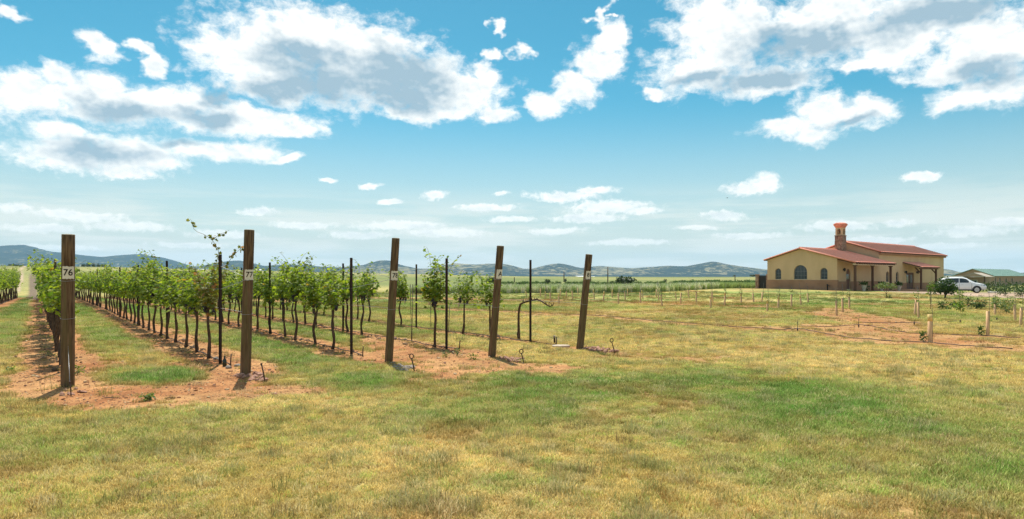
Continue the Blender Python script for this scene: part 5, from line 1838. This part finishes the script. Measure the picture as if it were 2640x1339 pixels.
    for (xa, xb) in ((X2, d2[0] - d2[1] / 2 - 0.02), (d2[0] + d2[1] / 2 + 0.02, X3 + 0.04)):
        MB().box(xa, xb, -0.045, -0.003, B, 0.66).build('wainscot', M['stucco_low'], o)
    for c, w, a, b in w2:
        window(o, 'y', c, w, a, b, 0.0, 1, True, 1, 2)
    wall_with_holes('gable_wall', [(0.255, E1 - 1.2), (W2, E1 - 1.2), (W2, E2), (W2 / 2, R2), (0.255, E2 + 0.255 * S2)], [], X2, 'x', 0.25, M['stucco'], o)
    wall_with_holes('gable_wall', [(0.255, B), (W2, B), (W2, E2), (W2 / 2, R2), (0.255, E2 + 0.255 * S2)], [], X3 - 0.25, 'x', 0.25, M['stucco'], o)
    MB().box(X2 + 0.26, X3 - 0.26, W2 - 0.25, W2, B, E2).build('back_wall', M['stucco'], o)
    o2 = 0.4
    zf = E2 - o2 * S2 + 0.05
    tile_roof('roof_slope', (X2 - 0.25, -o2, zf), (X3 + 0.35, -o2, zf), (X2 - 0.25, W2 / 2, R2 + 0.05), (X3 + 0.35, W2 / 2, R2 + 0.05), 0.46, o, M['tile'])
    tile_roof('roof_slope', (X2 - 0.25, W2 + o2, zf), (X3 + 0.35, W2 + o2, zf), (X2 - 0.25, W2 / 2, R2 + 0.05), (X3 + 0.35, W2 / 2, R2 + 0.05), 0.46, o, M['tile'])
    MB().tube([(X2 - 0.27, W2 / 2, R2 + 0.13), (X3 + 0.37, W2 / 2, R2 + 0.13)], 0.10, 8).build('ridge_tiles', M['tile'], o)
    for yb in (-o2, W2 + o2):
        MB().tube([(X2 - 0.27, W2 / 2, R2 + 0.09), (X2 - 0.27, yb, zf + 0.09)], 0.075, 7).build('verge_tiles', M['tile'], o)
    MB().box(X2 - 0.1, X3 + 0.15, -0.28, -0.004, E2 - 0.34, E2 - 0.10, 0.02).build('cornice', M['stucco_low'], o)
    # double door under its own small canopy roof
    for s in (-1, 1):
        lf = MB().box(d2[0] + s * 0.66 - 0.62, d2[0] + s * 0.66 + 0.62, 0.12, 0.18, d2[2], d2[3] - 0.03).build('door', M['door'], o)
        MB().box(d2[0] + s * 0.66 - 0.3, d2[0] + s * 0.66 + 0.3, 0.105, 0.118, 0.7, 1.7).build('door_light', M['glass'] if s < 0 else M['frame'], lf)
        MB().tube([(d2[0] + s * 0.12, 0.08, 0.6), (d2[0] + s * 0.12, 0.08, 0.9)], 0.02, 6).build('handle', M['iron'], lf)
    c0, c1, cz, cw = 18.3, 24.5, 2.62, 3.28
    tile_roof('canopy_roof', (c0, -2.3, cz), (c1, -2.3, cz), (c0, 0.0, cw), (c1, 0.0, cw), 0.46, o, M['tile'], courses=8)
    for x in (18.75, 23.9):
        MB().box(x - 0.10, x + 0.10, -2.1, -1.9, -0.7, cz - 0.2, 0.015).build('canopy_post', M['timber'], o)
        MB().add([(x - 0.07, -1.9, cz - 0.75), (x + 0.07, -1.9, cz - 0.75), (x + 0.07, -1.25, cz + 0.02), (x - 0.07, -1.25, cz + 0.02), (x - 0.07, -1.9, cz - 0.55), (x + 0.07, -1.9, cz - 0.55), (x + 0.07, -1.4, cz + 0.02), (x - 0.07, -1.4, cz + 0.02)],
                 [(0, 1, 2, 3), (4, 7, 6, 5), (0, 4, 5, 1), (1, 5, 6, 2), (2, 6, 7, 3), (3, 7, 4, 0)]).build('brace', M['timber'], o)
    MB().box(c0 + 0.1, c1 - 0.1, -2.12, -1.88, cz - 0.2, cz - 0.055).build('canopy_beam', M['timber'], o)
    # chimney
    cx, cy = 9.55, 3.95
    ch = empty('chimney', (cx, cy, 0))
    ch.parent = o
    ch.scale = (0.74, 0.74, 1.0)
    n = 6
    for i in range(n):                                     # rough stone courses, each a little uneven
        za, zb = 3.2 + 3.3 * i / n, 3.2 + 3.3 * (i + 1) / n - 0.012
        k = 0.68 + 0.02 * math.sin(i * 2.3)
        mb = MB().box(-k, k, -k, k, za, zb, 0.03)
        mb.build('stone_course', M['chimney_stone'], ch)
    MB().box(-0.74, 0.74, -0.74, 0.74, 6.50, 6.60, 0.02).build('stone_cap', M['chimney_stone'], ch)
    k = 0.58
    for s in (-1, 1):
        wall_with_holes('lantern_wall', [(-k, 6.60), (k, 6.60), (k, 7.56), (-k, 7.56)], [arch_outline(-0.2, 0.2, 6.78, 7.34)], s * k, 'x', -s * 0.12, M['stucco'], ch)
        wall_with_holes('lantern_wall', [(-k + 0.122, 6.60), (k - 0.122, 6.60), (k - 0.122, 7.56), (-k + 0.122, 7.56)], [arch_outline(-0.2, 0.2, 6.78, 7.34)], s * (k - 0.002), 'y', -s * 0.12, M['stucco'], ch)
        wall_with_holes('opening_trim', arch_outline(-0.27, 0.27, 6.72, 7.41), [arch_outline(-0.205, 0.205, 6.775, 7.345)], s * (k + 0.03), 'x', -s * 0.028, M['tile_dark'], ch)
        wall_with_holes('opening_trim', arch_outline(-0.27, 0.27, 6.72, 7.41), [arch_outline(-0.205, 0.205, 6.775, 7.345)], s * (k + 0.03), 'y', -s * 0.028, M['tile_dark'], ch)
    MB().lathe([(0.84, 7.56), (0.95, 7.70), (1.08, 7.80), (1.08, 7.86)], 4).build('corbel', M['tile'], ch).rotation_euler[2] = R_(45)
    cap = MB()
    cap.lathe([(1.17, 7.862), (1.20, 7.90), (0.78, 8.10), (0.05, 8.24)], 4)
    oc = cap.build('cap', M['tile'], ch); oc.rotation_euler[2] = R_(45)
    for a in range(4):
        for i in range(5):
            t = -0.66 + i * 0.33
            ang = R_(90 * a)
            pts = [(0.88, t, 7.95), (0.5, t * 0.6, 8.13)]
            pts = [(x * math.cos(ang) - y * math.sin(ang), x * math.sin(ang) + y * math.cos(ang), z) for x, y, z in pts]
            MB().tube(pts, 0.085, 6).build('cap_tile', M['tile'], ch)
    return o

house()

def around_house():
    z0 = 0.25; rz = R_(40.0)
    Mx = Matrix.Translation((36.2, 76.0, z0)) @ Matrix.Rotation(rz, 4, 'Z')
    def hp(x, y):
        q = Mx @ Vector((x, y, 0)); return q
    o = empty('yard_gate', hp(0.5, 8.45), rz, 'dark slatted gate between two brown stone pillars left of the house', 'gate')
    for y in (0.15, 1.42):
        MB().box(-0.18, 0.18, y - 0.13, y + (0.13 if y < 1 else 0.28), -0.6, 1.68, 0.02).build('pillar', M['chimney_stone'], o)
        MB().box(-0.21, 0.21, y - 0.16, y + (0.16 if y < 1 else 0.31), 1.682, 1.74, 0.01).build('pillar_cap', M['stucco_low'], o)
    MB().box(-0.03, 0.03, 0.29, 1.28, 1.5, 1.6).build('gate_rail', M['iron'], o)
    MB().box(-0.03, 0.03, 0.29, 1.28, 0.02, 0.12).build('gate_rail', M['iron'], o)
    for i in range(9):
        MB().box(-0.02, 0.02, 0.30 + i * 0.108, 0.30 + i * 0.108 + 0.1, 0.125, 1.495).build('slat', M['iron'], o)
    # urns with plants along the porch
    for i, (x, y, lab) in enumerate([(0.9, -2.5, 'pale urn with a dark spiky plant at the left porch post'), (5.0, -2.7, 'pale urn with a dark plant beside the middle porch post'), (9.9, -2.7, 'pale urn with a dark plant beside the right porch post')]):
        q = hp(x, y); q.z = float(gz(q.x, q.y))
        u = empty('planter_urn', q, 0, lab, 'planter', 'urns along the porch')
        MB().lathe([(0.16, -0.15), (0.17, 0.03), (0.10, 0.08), (0.22, 0.35), (0.27, 0.55), (0.24, 0.62), (0.29, 0.66), (0.29, 0.70), (0.2, 0.70)], 16).build('urn', M['pot'], u)
        link('plant', crown_mesh('plant', 90 + i, [(0, 0, 0.85, 0.4, 0.4, 0.22)], 130, 0.2), u, M['bush_leaf'])
    q = hp(2.0, -2.3); q.z = float(gz(q.x, q.y))
    shrub('porch_bush', q, 95, [(0, 0, 0.4, 0.4, 0.4, 0.35)], 150, 0.13, M['bush_leaf'], 'small dark bush below the arched porch door', 'bush')
    # steel pipe by the gable wall
    q = hp(-0.4, 0.9); q.z = float(gz(q.x, q.y))
    o = empty('wall_hydrant', q, 0, 'short dark pipe standing by the right end of the gable wall', 'pipe')
    MB().lathe([(0.06, -0.1), (0.06, 0.55), (0.09, 0.56), (0.09, 0.66), (0.05, 0.68)], 10).build('pipe', M['iron'], o)
    MB().tube([(0.05, 0, 0.5), (0.2, 0, 0.5), (0.22, 0, 0.42)], 0.03, 6).build('spout', M['iron'], o)

around_house()


# ------------------------------------------------------------------ car
def car():
    c = Vector(((2479 - CX) / F * 73.5, 73.5, 0))
    c.z = float(gz(c.x, c.y))
    head = math.atan2(-0.50, 0.866)
    o = empty('parked_car', c, head, 'white crossover car parked behind the dark tree, facing right', 'car')
    paint, N, b = principled('white_car_paint', (0.80, 0.81, 0.82), 0.25, 0.5)
    b.inputs['Coat Weight'].default_value = 0.6
    dark = principled('black_plastic', (0.02, 0.02, 0.022), 0.5, 0.3)[0]
    glass = principled('car_glass', (0.03, 0.04, 0.045), 0.05, 0.6)[0]
    tyre = principled('tyre_rubber', (0.02, 0.02, 0.02), 0.8, 0.2)[0]
    rim = principled('alloy_rim', (0.55, 0.56, 0.57), 0.3, 0.5, 0.8)[0]
    lamp = principled('headlamp_glass', (0.35, 0.38, 0.42), 0.08, 0.6)[0]
    o.scale = (0.93, 1, 1)
    # stations along the length (x from rear -2.34 to front 2.34): lower edge, belt, roof/bonnet height, half width at belt, half width at top
    st = [(-2.34, 0.55, 0.86, 1.00, 0.62, 0.50), (-2.28, 0.40, 0.95, 1.12, 0.78, 0.66), (-2.05, 0.32, 1.02, 1.45, 0.87, 0.66), (-1.75, 0.28, 1.03, 1.60, 0.90, 0.64), (-1.2, 0.26, 1.03, 1.67, 0.91, 0.62), (-0.5, 0.26, 1.02, 1.69, 0.92, 0.62),
          (0.1, 0.26, 1.01, 1.66, 0.92, 0.62), (0.5, 0.26, 1.01, 1.56, 0.92, 0.63), (0.95, 0.26, 1.01, 1.30, 0.92, 0.68), (1.25, 0.27, 1.00, 1.11, 0.91, 0.74), (1.6, 0.28, 0.95, 1.05, 0.90, 0.74), (1.95, 0.30, 0.88, 0.97, 0.87, 0.70), (2.2, 0.34, 0.78, 0.86, 0.80, 0.62), (2.34, 0.42, 0.66, 0.72, 0.62, 0.5)]
    vs, fs = [], []
    sec = 14
    for (x, zl, zb, zt, wb, wt_) in st:
        ring = [(0.55 * wb, zl), (0.93 * wb, zl + 0.05), (1.0 * wb, zl + 0.22), (1.01 * wb, (zl + zb) / 2 + 0.08), (0.985 * wb, zb), (wt_ * 1.04 + (0.985 * wb - wt_) * 0.15, zb + (zt - zb) * 0.75), (wt_ * 0.93, zt - 0.03 * min(1, (zt - zb) * 3)), (wt_ * 0.6, zt)]
        full = [(x, -y, z) for y, z in reversed(ring)] + [(x, y, z) for y, z in ring]
        vs += full
    m_ = 16
    for i in range(len(st) - 1):
        for k in range(m_):
            a, b_ = i * m_ + k, i * m_ + (k + 1) % m_
            fs.append((a, b_, b_ + m_, a + m_))
    fs.append(tuple(range(m_))); fs.append(tuple(reversed(range((len(st) - 1) * m_, len(st) * m_))))
    MB().add(vs, fs, True).build('body', paint, o)
    for s in (-1, 1):
        def side(x, z, out=0.0):
            zs = [q[0] for q in st]
            zb = np.interp(x, zs, [q[2] for q in st]); zt = np.interp(x, zs, [q[3] for q in st])
            wb = np.interp(x, zs, [q[4] for q in st]); w2 = np.interp(x, zs, [q[5] for q in st])
            t = np.clip((z - zb) / max(zt - zb, 0.05), 0, 1)
            y = 0.985 * wb + (w2 * 1.04 + (0.985 * wb - w2) * 0.15 - 0.985 * wb) * min(t / 0.75, 1)
            return (x, s * (y + 0.012 + out), z)
        for xs_, nm in (([(-1.95, 1.08), (-1.35, 1.08), (-1.35, 1.52), (-1.65, 1.45)], 'rear_quarter_window'), ([(-1.27, 1.08), (-0.32, 1.08), (-0.32, 1.56), (-1.27, 1.53)], 'rear_door_window'), ([(-0.24, 1.08), (0.86, 1.08), (0.42, 1.46), (0.1, 1.55), (-0.24, 1.56)], 'front_door_window')):
            MB().add([side(x, z) for x, z in xs_], [tuple(range(len(xs_)))]).build(nm, glass, o)
        # wheel arches and sill cladding
        for xw in (-1.40, 1.40):
            arch = [(xw + 0.43 * math.cos(a), 0.34 + 0.43 * math.sin(a)) for a in np.linspace(-0.25, math.pi + 0.25, 18)]
            inn = [(xw + 0.36 * math.cos(a), 0.34 + 0.36 * math.sin(a)) for a in np.linspace(-0.25, math.pi + 0.25, 18)]
            v2 = [(x, s * 0.935, z) for x, z in arch] + [(x, s * 0.945, z) for x, z in inn] + [(x, s * 0.6, z) for x, z in inn]
            f2 = [(i, i + 1, i + 19, i + 18) for i in range(17)] + [(i + 18, i + 19, i + 37, i + 36) for i in range(17)]
            MB().add(v2, f2, True).build('wheel_arch', dark, o)
            w = MB().tube([(xw, s * 0.72, 0.345), (xw, s * 0.945, 0.345)], 0.345, 26).build('tyre', tyre, o)
            MB().tube([(xw, s * 0.93, 0.345), (xw, s * 0.956, 0.345)], 0.235, 22).build('rim', rim, w)
            for k in range(5):
                a = k * 6.283 / 5
                MB().tube([(xw + 0.05 * math.cos(a), s * 0.96, 0.345 + 0.05 * math.sin(a)), (xw + 0.21 * math.cos(a), s * 0.96, 0.345 + 0.21 * math.sin(a))], 0.025, 5).build('spoke', dark if k % 5 == 9 else rim, w)
        MB().box(-1.0, 1.0, s * 0.90 - 0.03, s * 0.90 + 0.03, 0.24, 0.36).build('sill', dark, o)
        for xd in (-1.30, -0.28, 0.92):                       # shut lines between the doors
            MB().add([(xd - 0.012, s * 0.932, 0.38), (xd + 0.012, s * 0.932, 0.38), (xd + 0.012, s * 0.936, 0.72), (xd - 0.012, s * 0.936, 0.72), (xd - 0.012, s * 0.918, 1.02), (xd + 0.012, s * 0.918, 1.02)], [(0, 1, 2, 3), (3, 2, 5, 4)]).build('door_seam', dark, o)
        for xd in (-1.02, 0.02):
            MB().box(xd - 0.10, xd + 0.10, s * 0.935 - 0.02, s * 0.935 + 0.02, 0.90, 0.935, 0.008).build('door_handle', rim, o)
        MB().add([(1.78, s * 0.885, 0.80), (2.16, s * 0.815, 0.74), (2.28, s * 0.60, 0.70), (2.26, s * 0.62, 0.80), (2.12, s * 0.80, 0.86), (1.85, s * 0.885, 0.92)], [(0, 1, 2, 3, 4, 5)]).build('headlight', lamp, o)
        MB().box(2.12, 2.30, s * 0.62 - 0.07, s * 0.62 + 0.07, 0.47, 0.57).build('fog_lamp', dark, o)
        MB().lathe([(0.03, -0.07), (0.10, -0.04), (0.10, 0.05), (0.05, 0.08)], 10, (0.72, s * 1.02, 1.12)).build('mirror', paint, o)
        MB().tube([(-1.6, s * 0.60, 1.71), (-1.5, s * 0.60, 1.745), (0.0, s * 0.60, 1.745), (0.15, s * 0.60, 1.70)], 0.018, 6).build('roof_rail', rim, o)
    MB().add([(0.52, -0.60, 1.545), (0.52, 0.60, 1.545), (1.22, 0.70, 1.135), (1.22, -0.70, 1.135)], [(0, 1, 2, 3)]).build('windscreen', glass, o)
    MB().box(2.24, 2.345, -0.42, 0.42, 0.56, 0.72, 0.02).build('grille', dark, o)
    MB().box(2.34, 2.365, -0.26, 0.26, 0.44, 0.55, 0.005).build('number_plate', rim, o)

car()


# ------------------------------------------------------------------ outbuildings at the right, hedge
M['green_roof'] = noisy('green_metal_roof', (0.30, 0.44, 0.37), (0.26, 0.39, 0.33), 0.5, 0.5, 0.4)
M['barn_wall'] = noisy('pink_brown_wall', (0.46, 0.31, 0.22), (0.4, 0.27, 0.19), 0.8, 0.9)
M['white_trim'] = noisy('cream_trim', (0.70, 0.66, 0.56), (0.62, 0.58, 0.5), 2, 0.7)

def outbuildings():
    z0 = -0.62
    o = empty('green_roofed_house', (102.1, 145.0, z0), R_(40), 'low tan house with a pale green metal roof beyond the hedge', 'house')
    Wd, E, Rg, Ln = 7.1, 2.62, 3.96, 26.0
    wall_with_holes('gable_wall', [(0, -0.5), (Wd, -0.5), (Wd, E), (Wd / 2, Rg), (0, E)], [], 0, 'x', 0.2, M['barn_wall'], o)
    wins = [(1.9, 0.9, 0.9, 2.1), (5.0, 0.9, 0.9, 2.1), (9.5, 1.2, 1.1, 2.0), (14.0, 1.2, 1.1, 2.0)]
    holes = [[(c - w / 2, a), (c + w / 2, a), (c + w / 2, b), (c - w / 2, b)] for c, w, a, b in wins]
    wall_with_holes('side_wall', [(0.21, -0.5), (Ln, -0.5), (Ln, E), (0.21, E)], holes, 0.0, 'y', 0.2, M['barn_wall'], o)
    for c, w, a, b in wins:
        window(o, 'y', c, w, a, b, -0.02, 1, False, 1, 1)
        for x in (c - w / 2 - 0.1, c + w / 2):
            MB().box(x, x + 0.1, -0.03, -0.002, a - 0.1, b + 0.1).build('window_trim', M['white_trim'], o)
    MB().box(0.21, Ln, Wd - 0.2, Wd, -0.5, E).build('back_wall', M['barn_wall'], o)
    for s in (0, 1):
        yb = -0.5 if s == 0 else Wd + 0.5
        zb = E - 0.5 * (Rg - E) / (Wd / 2) + 0.05
        mb = MB()
        q = [(-0.5, yb, zb), (Ln + 0.4, yb, zb), (Ln + 0.4, Wd / 2, Rg + 0.06), (-0.5, Wd / 2, Rg + 0.06)]
        mb.add(q + [(x, y, z + 0.08) for x, y, z in q], [(3, 2, 1, 0), (4, 5, 6, 7), (0, 1, 5, 4), (1, 2, 6, 5), (2, 3, 7, 6), (3, 0, 4, 7)])
        rf = mb.build('roof_slope', M['green_roof'], o)
        for i in range(45):                                      # standing seams
            x = -0.4 + i * 0.6
            MB().tube([(x, yb, zb + 0.095), (x, Wd / 2, Rg + 0.155)], 0.018, 4, smooth=False).build('seam', M['green_roof'], rf)
    MB().box(-0.56, -0.50, -0.5, Wd + 0.5, 2.30, 2.45).build('fascia', M['white_trim'], o)
    # low shed with a flat roof and gabled porch between the house and the green roof
    o = empty('low_shed', (88.7, 128.0, -0.55), R_(40), 'low brown shed with a cream flat roof edge right of the house', 'shed')
    MB().box(0.0, 5.0, 0.2, 12.0, -0.4, 2.15).build('walls', M['barn_wall'], o)
    MB().box(-1.2, 5.3, 3.3, 12.6, 2.2, 2.42, 0.02).build('flat_roof', M['white_trim'], o)
    g = MB()
    g.prism([(-0.6, 2.3), (3.4, 2.3), (1.4, 3.05)], 'x', -1.6, 3.0)
    g.build('porch_gable', noisy('faded_porch_roof', (0.44, 0.38, 0.30), (0.36, 0.31, 0.25), 0.8, 0.8), o)
    wall_with_holes('gable_infill', [(-0.25, 2.34), (3.05, 2.34), (1.4, 2.92)], [], -1.63, 'x', 0.02, M['barn_wall'], o)
    for y in (-0.3, 3.1):
        MB().box(-1.5, -1.3, y - 0.1, y + 0.1, -0.5, 2.3).build('porch_post', M['white_trim'] if y > 0 else M['timber'], o)
    f = MB().box(-0.06, -0.002, 1.2, 2.5, 1.0, 1.7).build('window', M['white_trim'], o)
    MB().box(-0.075, -0.062, 1.35, 2.35, 1.12, 1.58).build('pane', M['glass'], f)
    # hedge
    h0, h1 = Vector((61.5, 90.5, 0)), Vector((86, 78, 0))
    h = empty('hedge', gxy(h0.x, h0.y), math.atan2(h1.y - h0.y, h1.x - h0.x), 'long dark green clipped hedge behind the car', 'hedge')
    Lh = (h1 - h0).length
    rng = random.Random(8)
    lob = []
    k = 0
    while k < Lh:
        g_ = gxy(*(h0 + (h1 - h0) * (k / Lh)).xy)
        lob.append((k, rng.uniform(-.2, .2), 0.55 + rng.uniform(-.05, .1) + (g_.z - h.location.z), 1.2, 0.9, 0.75 + rng.uniform(-.08, .12)))
        k += 1.1
    link('foliage', crown_mesh('foliage', 5, lob, 7000, 0.20, 'oval', 0.6), h, M['bush_leaf'])
    core = MB()
    for l in lob[::2]:
        core.tube([(l[0], 0, -0.6), (l[0] + 0.1, 0, l[2])], [0.05, 0.03], 5)
    core.build('stems', M['wood'], h)
    # white edging stones below the hedge
    ms = [pebble_mesh(950 + i, 0.2, 1) for i in range(3)]
    ws = noisy('white_stone', (0.7, 0.68, 0.62), (0.55, 0.52, 0.47), 3, 0.9)
    for me in ms: me.materials.append(ws)
    for i, x in enumerate((2549, 2554, 2560, 2566, 2571, 2577)):
        q = at_px(x, 754, 76)
        s = bpy.data.objects.new('edging_stone', ms[i % 3]); COL.objects.link(s)
        s.location = q + Vector((0, 0, 0.05)); s.scale = (0.2, 0.18, 0.16)
        tag(s, f'{nth(i)} white edging stone from the car along the foot of the hedge', 'stone', 'white stones at the hedge')

outbuildings()


# ------------------------------------------------------------------ middle distance
def tall_weeds():
    mat = cover_material('tall_weeds_blades', 0.3)
    ms = [tuft_mesh(200 + i, 40, 0.35, 0.55, 1.05, 0.035, (0.05, 0.45)) for i in range(5)]
    for me in ms: me.materials.append(mat)
    rng = np.random.RandomState(4)
    n = 5200
    px = rng.uniform(1040, 1975, n)
    near = np.interp(px, [1040, 1280, 1680, 1830, 1975], [71, 71, 73, 84, 100])
    D = near + rng.random(n) ** 1.5 * np.interp(px, [1040, 1500, 1975], [16, 18, 10])
    X = (px - CX) / F * D
    z = gz(X, D)
    t = (D - near) / 18
    g = rng.random((n, 1))
    tone = np.array([0.34, 0.42, 0.14]) * (0.7 + 0.6 * g)
    pale = (rng.random(n) < 0.35 * (px < 1850))
    tone[pale] = np.array([0.72, 0.68, 0.46]) * (0.8 + 0.4 * g[pale])
    sc = rng.uniform(0.6, 1.0, n)
    scatter('tall_weeds', np.stack([X, D, z], 1), tone, rng.uniform(0, 6.28, n), sc, hidden_collection('weed_tuft', ms),
            'band of tall pale-topped weeds behind the young field', 'weeds')
    # dark rows of vines far behind the weeds
    ms2 = [crown_mesh('far_row_clump', 210 + i, [(0, 0, 0.75, 0.8, 0.6, 0.5)], 90, 0.28) for i in range(4)]
    m2 = cover_material('far_vine_leaves', 0.25)
    for me in ms2: me.materials.append(m2)
    n = 900
    px = rng.uniform(1290, 1960, n)
    D = rng.choice([104, 110, 117, 125], n) + rng.uniform(-1, 1, n) + (px < 1740) * 22
    keep = (px > 1740) | (rng.random(n) < 0.45)
    px, D = px[keep], D[keep]
    X = (px - CX) / F * D
    tone = np.array([0.10, 0.165, 0.05]) * (0.7 + 0.6 * rng.random((len(X), 1)))
    scatter('far_vine_rows', np.stack([X, D, gz(X, D) - 0.2], 1), tone, rng.uniform(0, 6.28, len(X)), np.where(px > 1740, 0.85, 0.6) * rng.uniform(0.8, 1.15, len(X)), hidden_collection('far_clump', ms2),
            'dark green rows of distant vines beyond the weeds', 'vines')

tall_weeds()

def far_things():
    rng = random.Random(55)
    # trees that stand out on the meadow
    T = [(1609, 738, 713, 66, 112, 'broad dark oak standing alone in the meadow right of the rightmost post'),
         (38, 695, 682, 36, 430, 'dark round tree at the far left beside the top of the dirt track'),
         (8, 694, 686, 16, 430, 'dark bush at the left picture edge on the hill crest'),
         (104, 693, 683, 14, 430, 'small tree on the crest behind the near end of row 76'),
         (215, 693, 679, 16, 440, 'leftmost tree of the dark grove right of post 76'), (228, 693, 676, 18, 450, 'second tree of the dark grove right of post 76'), (241, 693, 677, 16, 445, 'third tree of the dark grove right of post 76'), (253, 693, 679, 15, 450, 'fourth tree of the dark grove right of post 76'), (266, 693, 680, 16, 445, 'fifth tree of the dark grove right of post 76'), (282, 694, 683, 12, 440, 'rightmost low tree of the dark grove right of post 76'),
         (386, 696, 683, 12, 440, 'lone small dark tree on the crest above row 77'),
         (1411, 741, 731, 18, 130, 'small dark bush in the meadow left of the power pole'), (1458, 738, 727, 10, 150, 'small dark bush beside the foot of a power pole'),
         (1893, 718, 714, 10, 420, 'small dark tree at the foot of the hills left of the house'), (1940, 719, 714, 18, 400, 'low dark clump of trees left of the house gate'),
         (1715, 735, 731, 12, 140, 'tiny dark bush behind the tall weeds'), (1268, 738, 716, 40, 140, 'dark bush in the meadow left of post A'), (1035, 722, 715, 12, 330, 'small tree beside the far red roofed house')]
    for i, (x, yb, yt, w, D, lab) in enumerate(T):
        q = at_px(x, yb, D)
        z_t = H + (HY - yt) / F * D
        h = max(z_t - q.z, 1.2)
        rw = w / F * D / 2
        lob = [(0, 0, h * 0.58, rw * 0.75, rw * 0.75, h * 0.40)] + [(rng.uniform(-.55, .55) * rw, rng.uniform(-.5, .5) * rw, h * rng.uniform(0.4, 0.8), rw * 0.45, rw * 0.45, h * 0.24) for k in range(5)]
        shrub('oak_tree' if h > 2 else 'meadow_bush', q, 150 + i, lob, 520 if w > 14 else 260, max(0.16, rw * 0.2), M['far_leaf'], lab, 'tree' if h > 2 else 'bush', 'trees in the far meadow', trunk=max(0.05, h * 0.04), kind='oval', shell=0.45)
    # power poles
    for i, (x, yb, yt, D, arm, lab) in enumerate([(1454, 738, 701, 175, False, 'wooden power pole left of the rightmost leaning post'), (1523, 737, 692, 175, False, 'wooden power pole just right of the rightmost leaning post'), (1567, 738, 688, 160, True, 'wooden power pole with a crossarm left of the lone oak'), (1895, 732, 710, 190, False, 'thin power pole left of the house gate'), (1326, 742, 715, 170, False, 'thin far pole right of post A'), (21, 727, 706, 180, False, 'weathered fence pole beside the dirt track at the far left'), (1047, 737, 722, 150, False, 'short far pole below the red roofed house')]):
        q = at_px(x, yb, D)
        h = H + (HY - yt) / F * D - q.z
        o = empty('power_pole', q, rng.uniform(-.3, .3), lab, 'pole', 'far poles')
        MB().tube([(0, 0, -0.4), (0, 0, h)], [0.14, 0.10], 8).build('pole', M['wood'], o)
        if h > 4:
            MB().box(-0.6 if arm else -0.25, 0.6 if arm else 0.25, -0.06, 0.06, h - 0.55, h - 0.42).build('crossarm', M['wood'], o)
            for s in (-1, 1):
                MB().lathe([(0.05, h - 0.42), (0.06, h - 0.36), (0.03, h - 0.28)], 6, (s * (0.5 if arm else 0.2), 0, 0)).build('insulator', M['white_trim'], o)
    # far buildings
    def far_house(name, x0, x1, yt, ye, yb, D, roof, wall, lab, cat):
        q = at_px((x0 + x1) / 2, yb, D)
        k = D / F
        w = (x1 - x0) * k
        z = lambda y: H + (HY - y) * k - q.z
        o = empty(name, q, 0.15, lab, cat, 'far buildings')
        dep = w * 0.5
        MB().box(-w / 2 + 0.02 * w, w / 2 - 0.02 * w, -dep / 2, dep / 2, -1.5, z(ye)).build('wall', wall, o)
        MB().prism([(-dep / 2 - 0.06 * w, z(ye) - 0.03 * w), (dep / 2 + 0.06 * w, z(ye) - 0.03 * w), (0, z(yt))], 'x', -w / 2, w / 2).build('roof', roof, o)
        n = 4
        for i in range(n):
            c = -w / 2 + w * (i + 0.7) / (n + 0.4)
            hh = z(ye)
            fr = MB().box(c - w * 0.035, c + w * 0.035, -dep / 2 - 0.06, -dep / 2 - 0.002, hh * 0.2, hh * 0.7).build('window', M['frame'], o)
            MB().box(c - w * 0.026, c + w * 0.026, -dep / 2 - 0.08, -dep / 2 - 0.062, hh * 0.25, hh * 0.65).build('pane', M['glass'], fr)
    red = noisy('faded_red_roof', (0.42, 0.17, 0.1), (0.36, 0.15, 0.09), 0.4, 0.8)
    white = noisy('white_sheet_roof', (0.8, 0.8, 0.78), (0.72, 0.72, 0.7), 0.3, 0.6)
    far_house('far_house', 1050, 1084, 710, 718, 725, 330, red, M['barn_wall'], 'far low house with a red roof between post 78 and the tall vine', 'house')
    far_house('far_shed', 1484, 1504, 711.5, 714.5, 716.5, 900, white, M['barn_wall'], 'far white roofed shed left of the rightmost post', 'shed')
    far_house('far_shed', 1519, 1534, 713, 715, 717, 900, white, M['barn_wall'], 'far white roofed shed right of the rightmost post', 'shed')
    far_house('far_shed', 640, 674, 694.5, 697.5, 702, 470, white, M['barn_wall'], 'far long white roofed shed behind post 77', 'shed')
    far_house('far_shed', 512, 532, 694, 697, 702, 470, white, M['barn_wall'], 'far white roofed shed left of the vine with long shoots', 'shed')
    far_house('far_shed', 1296, 1312, 712, 714, 716.5, 800, white, M['barn_wall'], 'far white roofed shed right of post A', 'shed')
    # a bird in the air
    D = 60.0
    o = empty('bird', ((1875 - CX) / F * D, D, H + (HY - 511) / F * D), 0.6, 'tiny dark bird flying below the small cloud right of centre', 'bird')
    bmat = principled('dark_plumage', (0.03, 0.028, 0.025), 0.8, 0.2)[0]
    B_ = MB()
    B_.tube([(-0.13, 0, 0.0), (-0.07, 0, 0.0), (0.0, 0, 0.01), (0.08, 0, 0.015), (0.115, 0, 0.02), (0.14, 0, 0.015)], [0.012, 0.02, 0.035, 0.03, 0.02, 0.004], 8)
    for s in (-1, 1):
        B_.add([(0.06, s * 0.02, 0.02), (-0.04, s * 0.02, 0.02), (-0.06, s * 0.16, 0.09), (-0.09, s * 0.24, 0.06), (0.03, s * 0.15, 0.10)], [(0, 1, 2, 4), (4, 2, 3)])
    B_.add([(-0.11, -0.01, 0), (-0.11, 0.01, 0), (-0.19, 0.04, -0.005), (-0.19, -0.04, -0.005)], [(0, 1, 2, 3)])
    B_.build('body', bmat, o)
    o.scale = (0.6, 0.6, 0.6)

far_things()
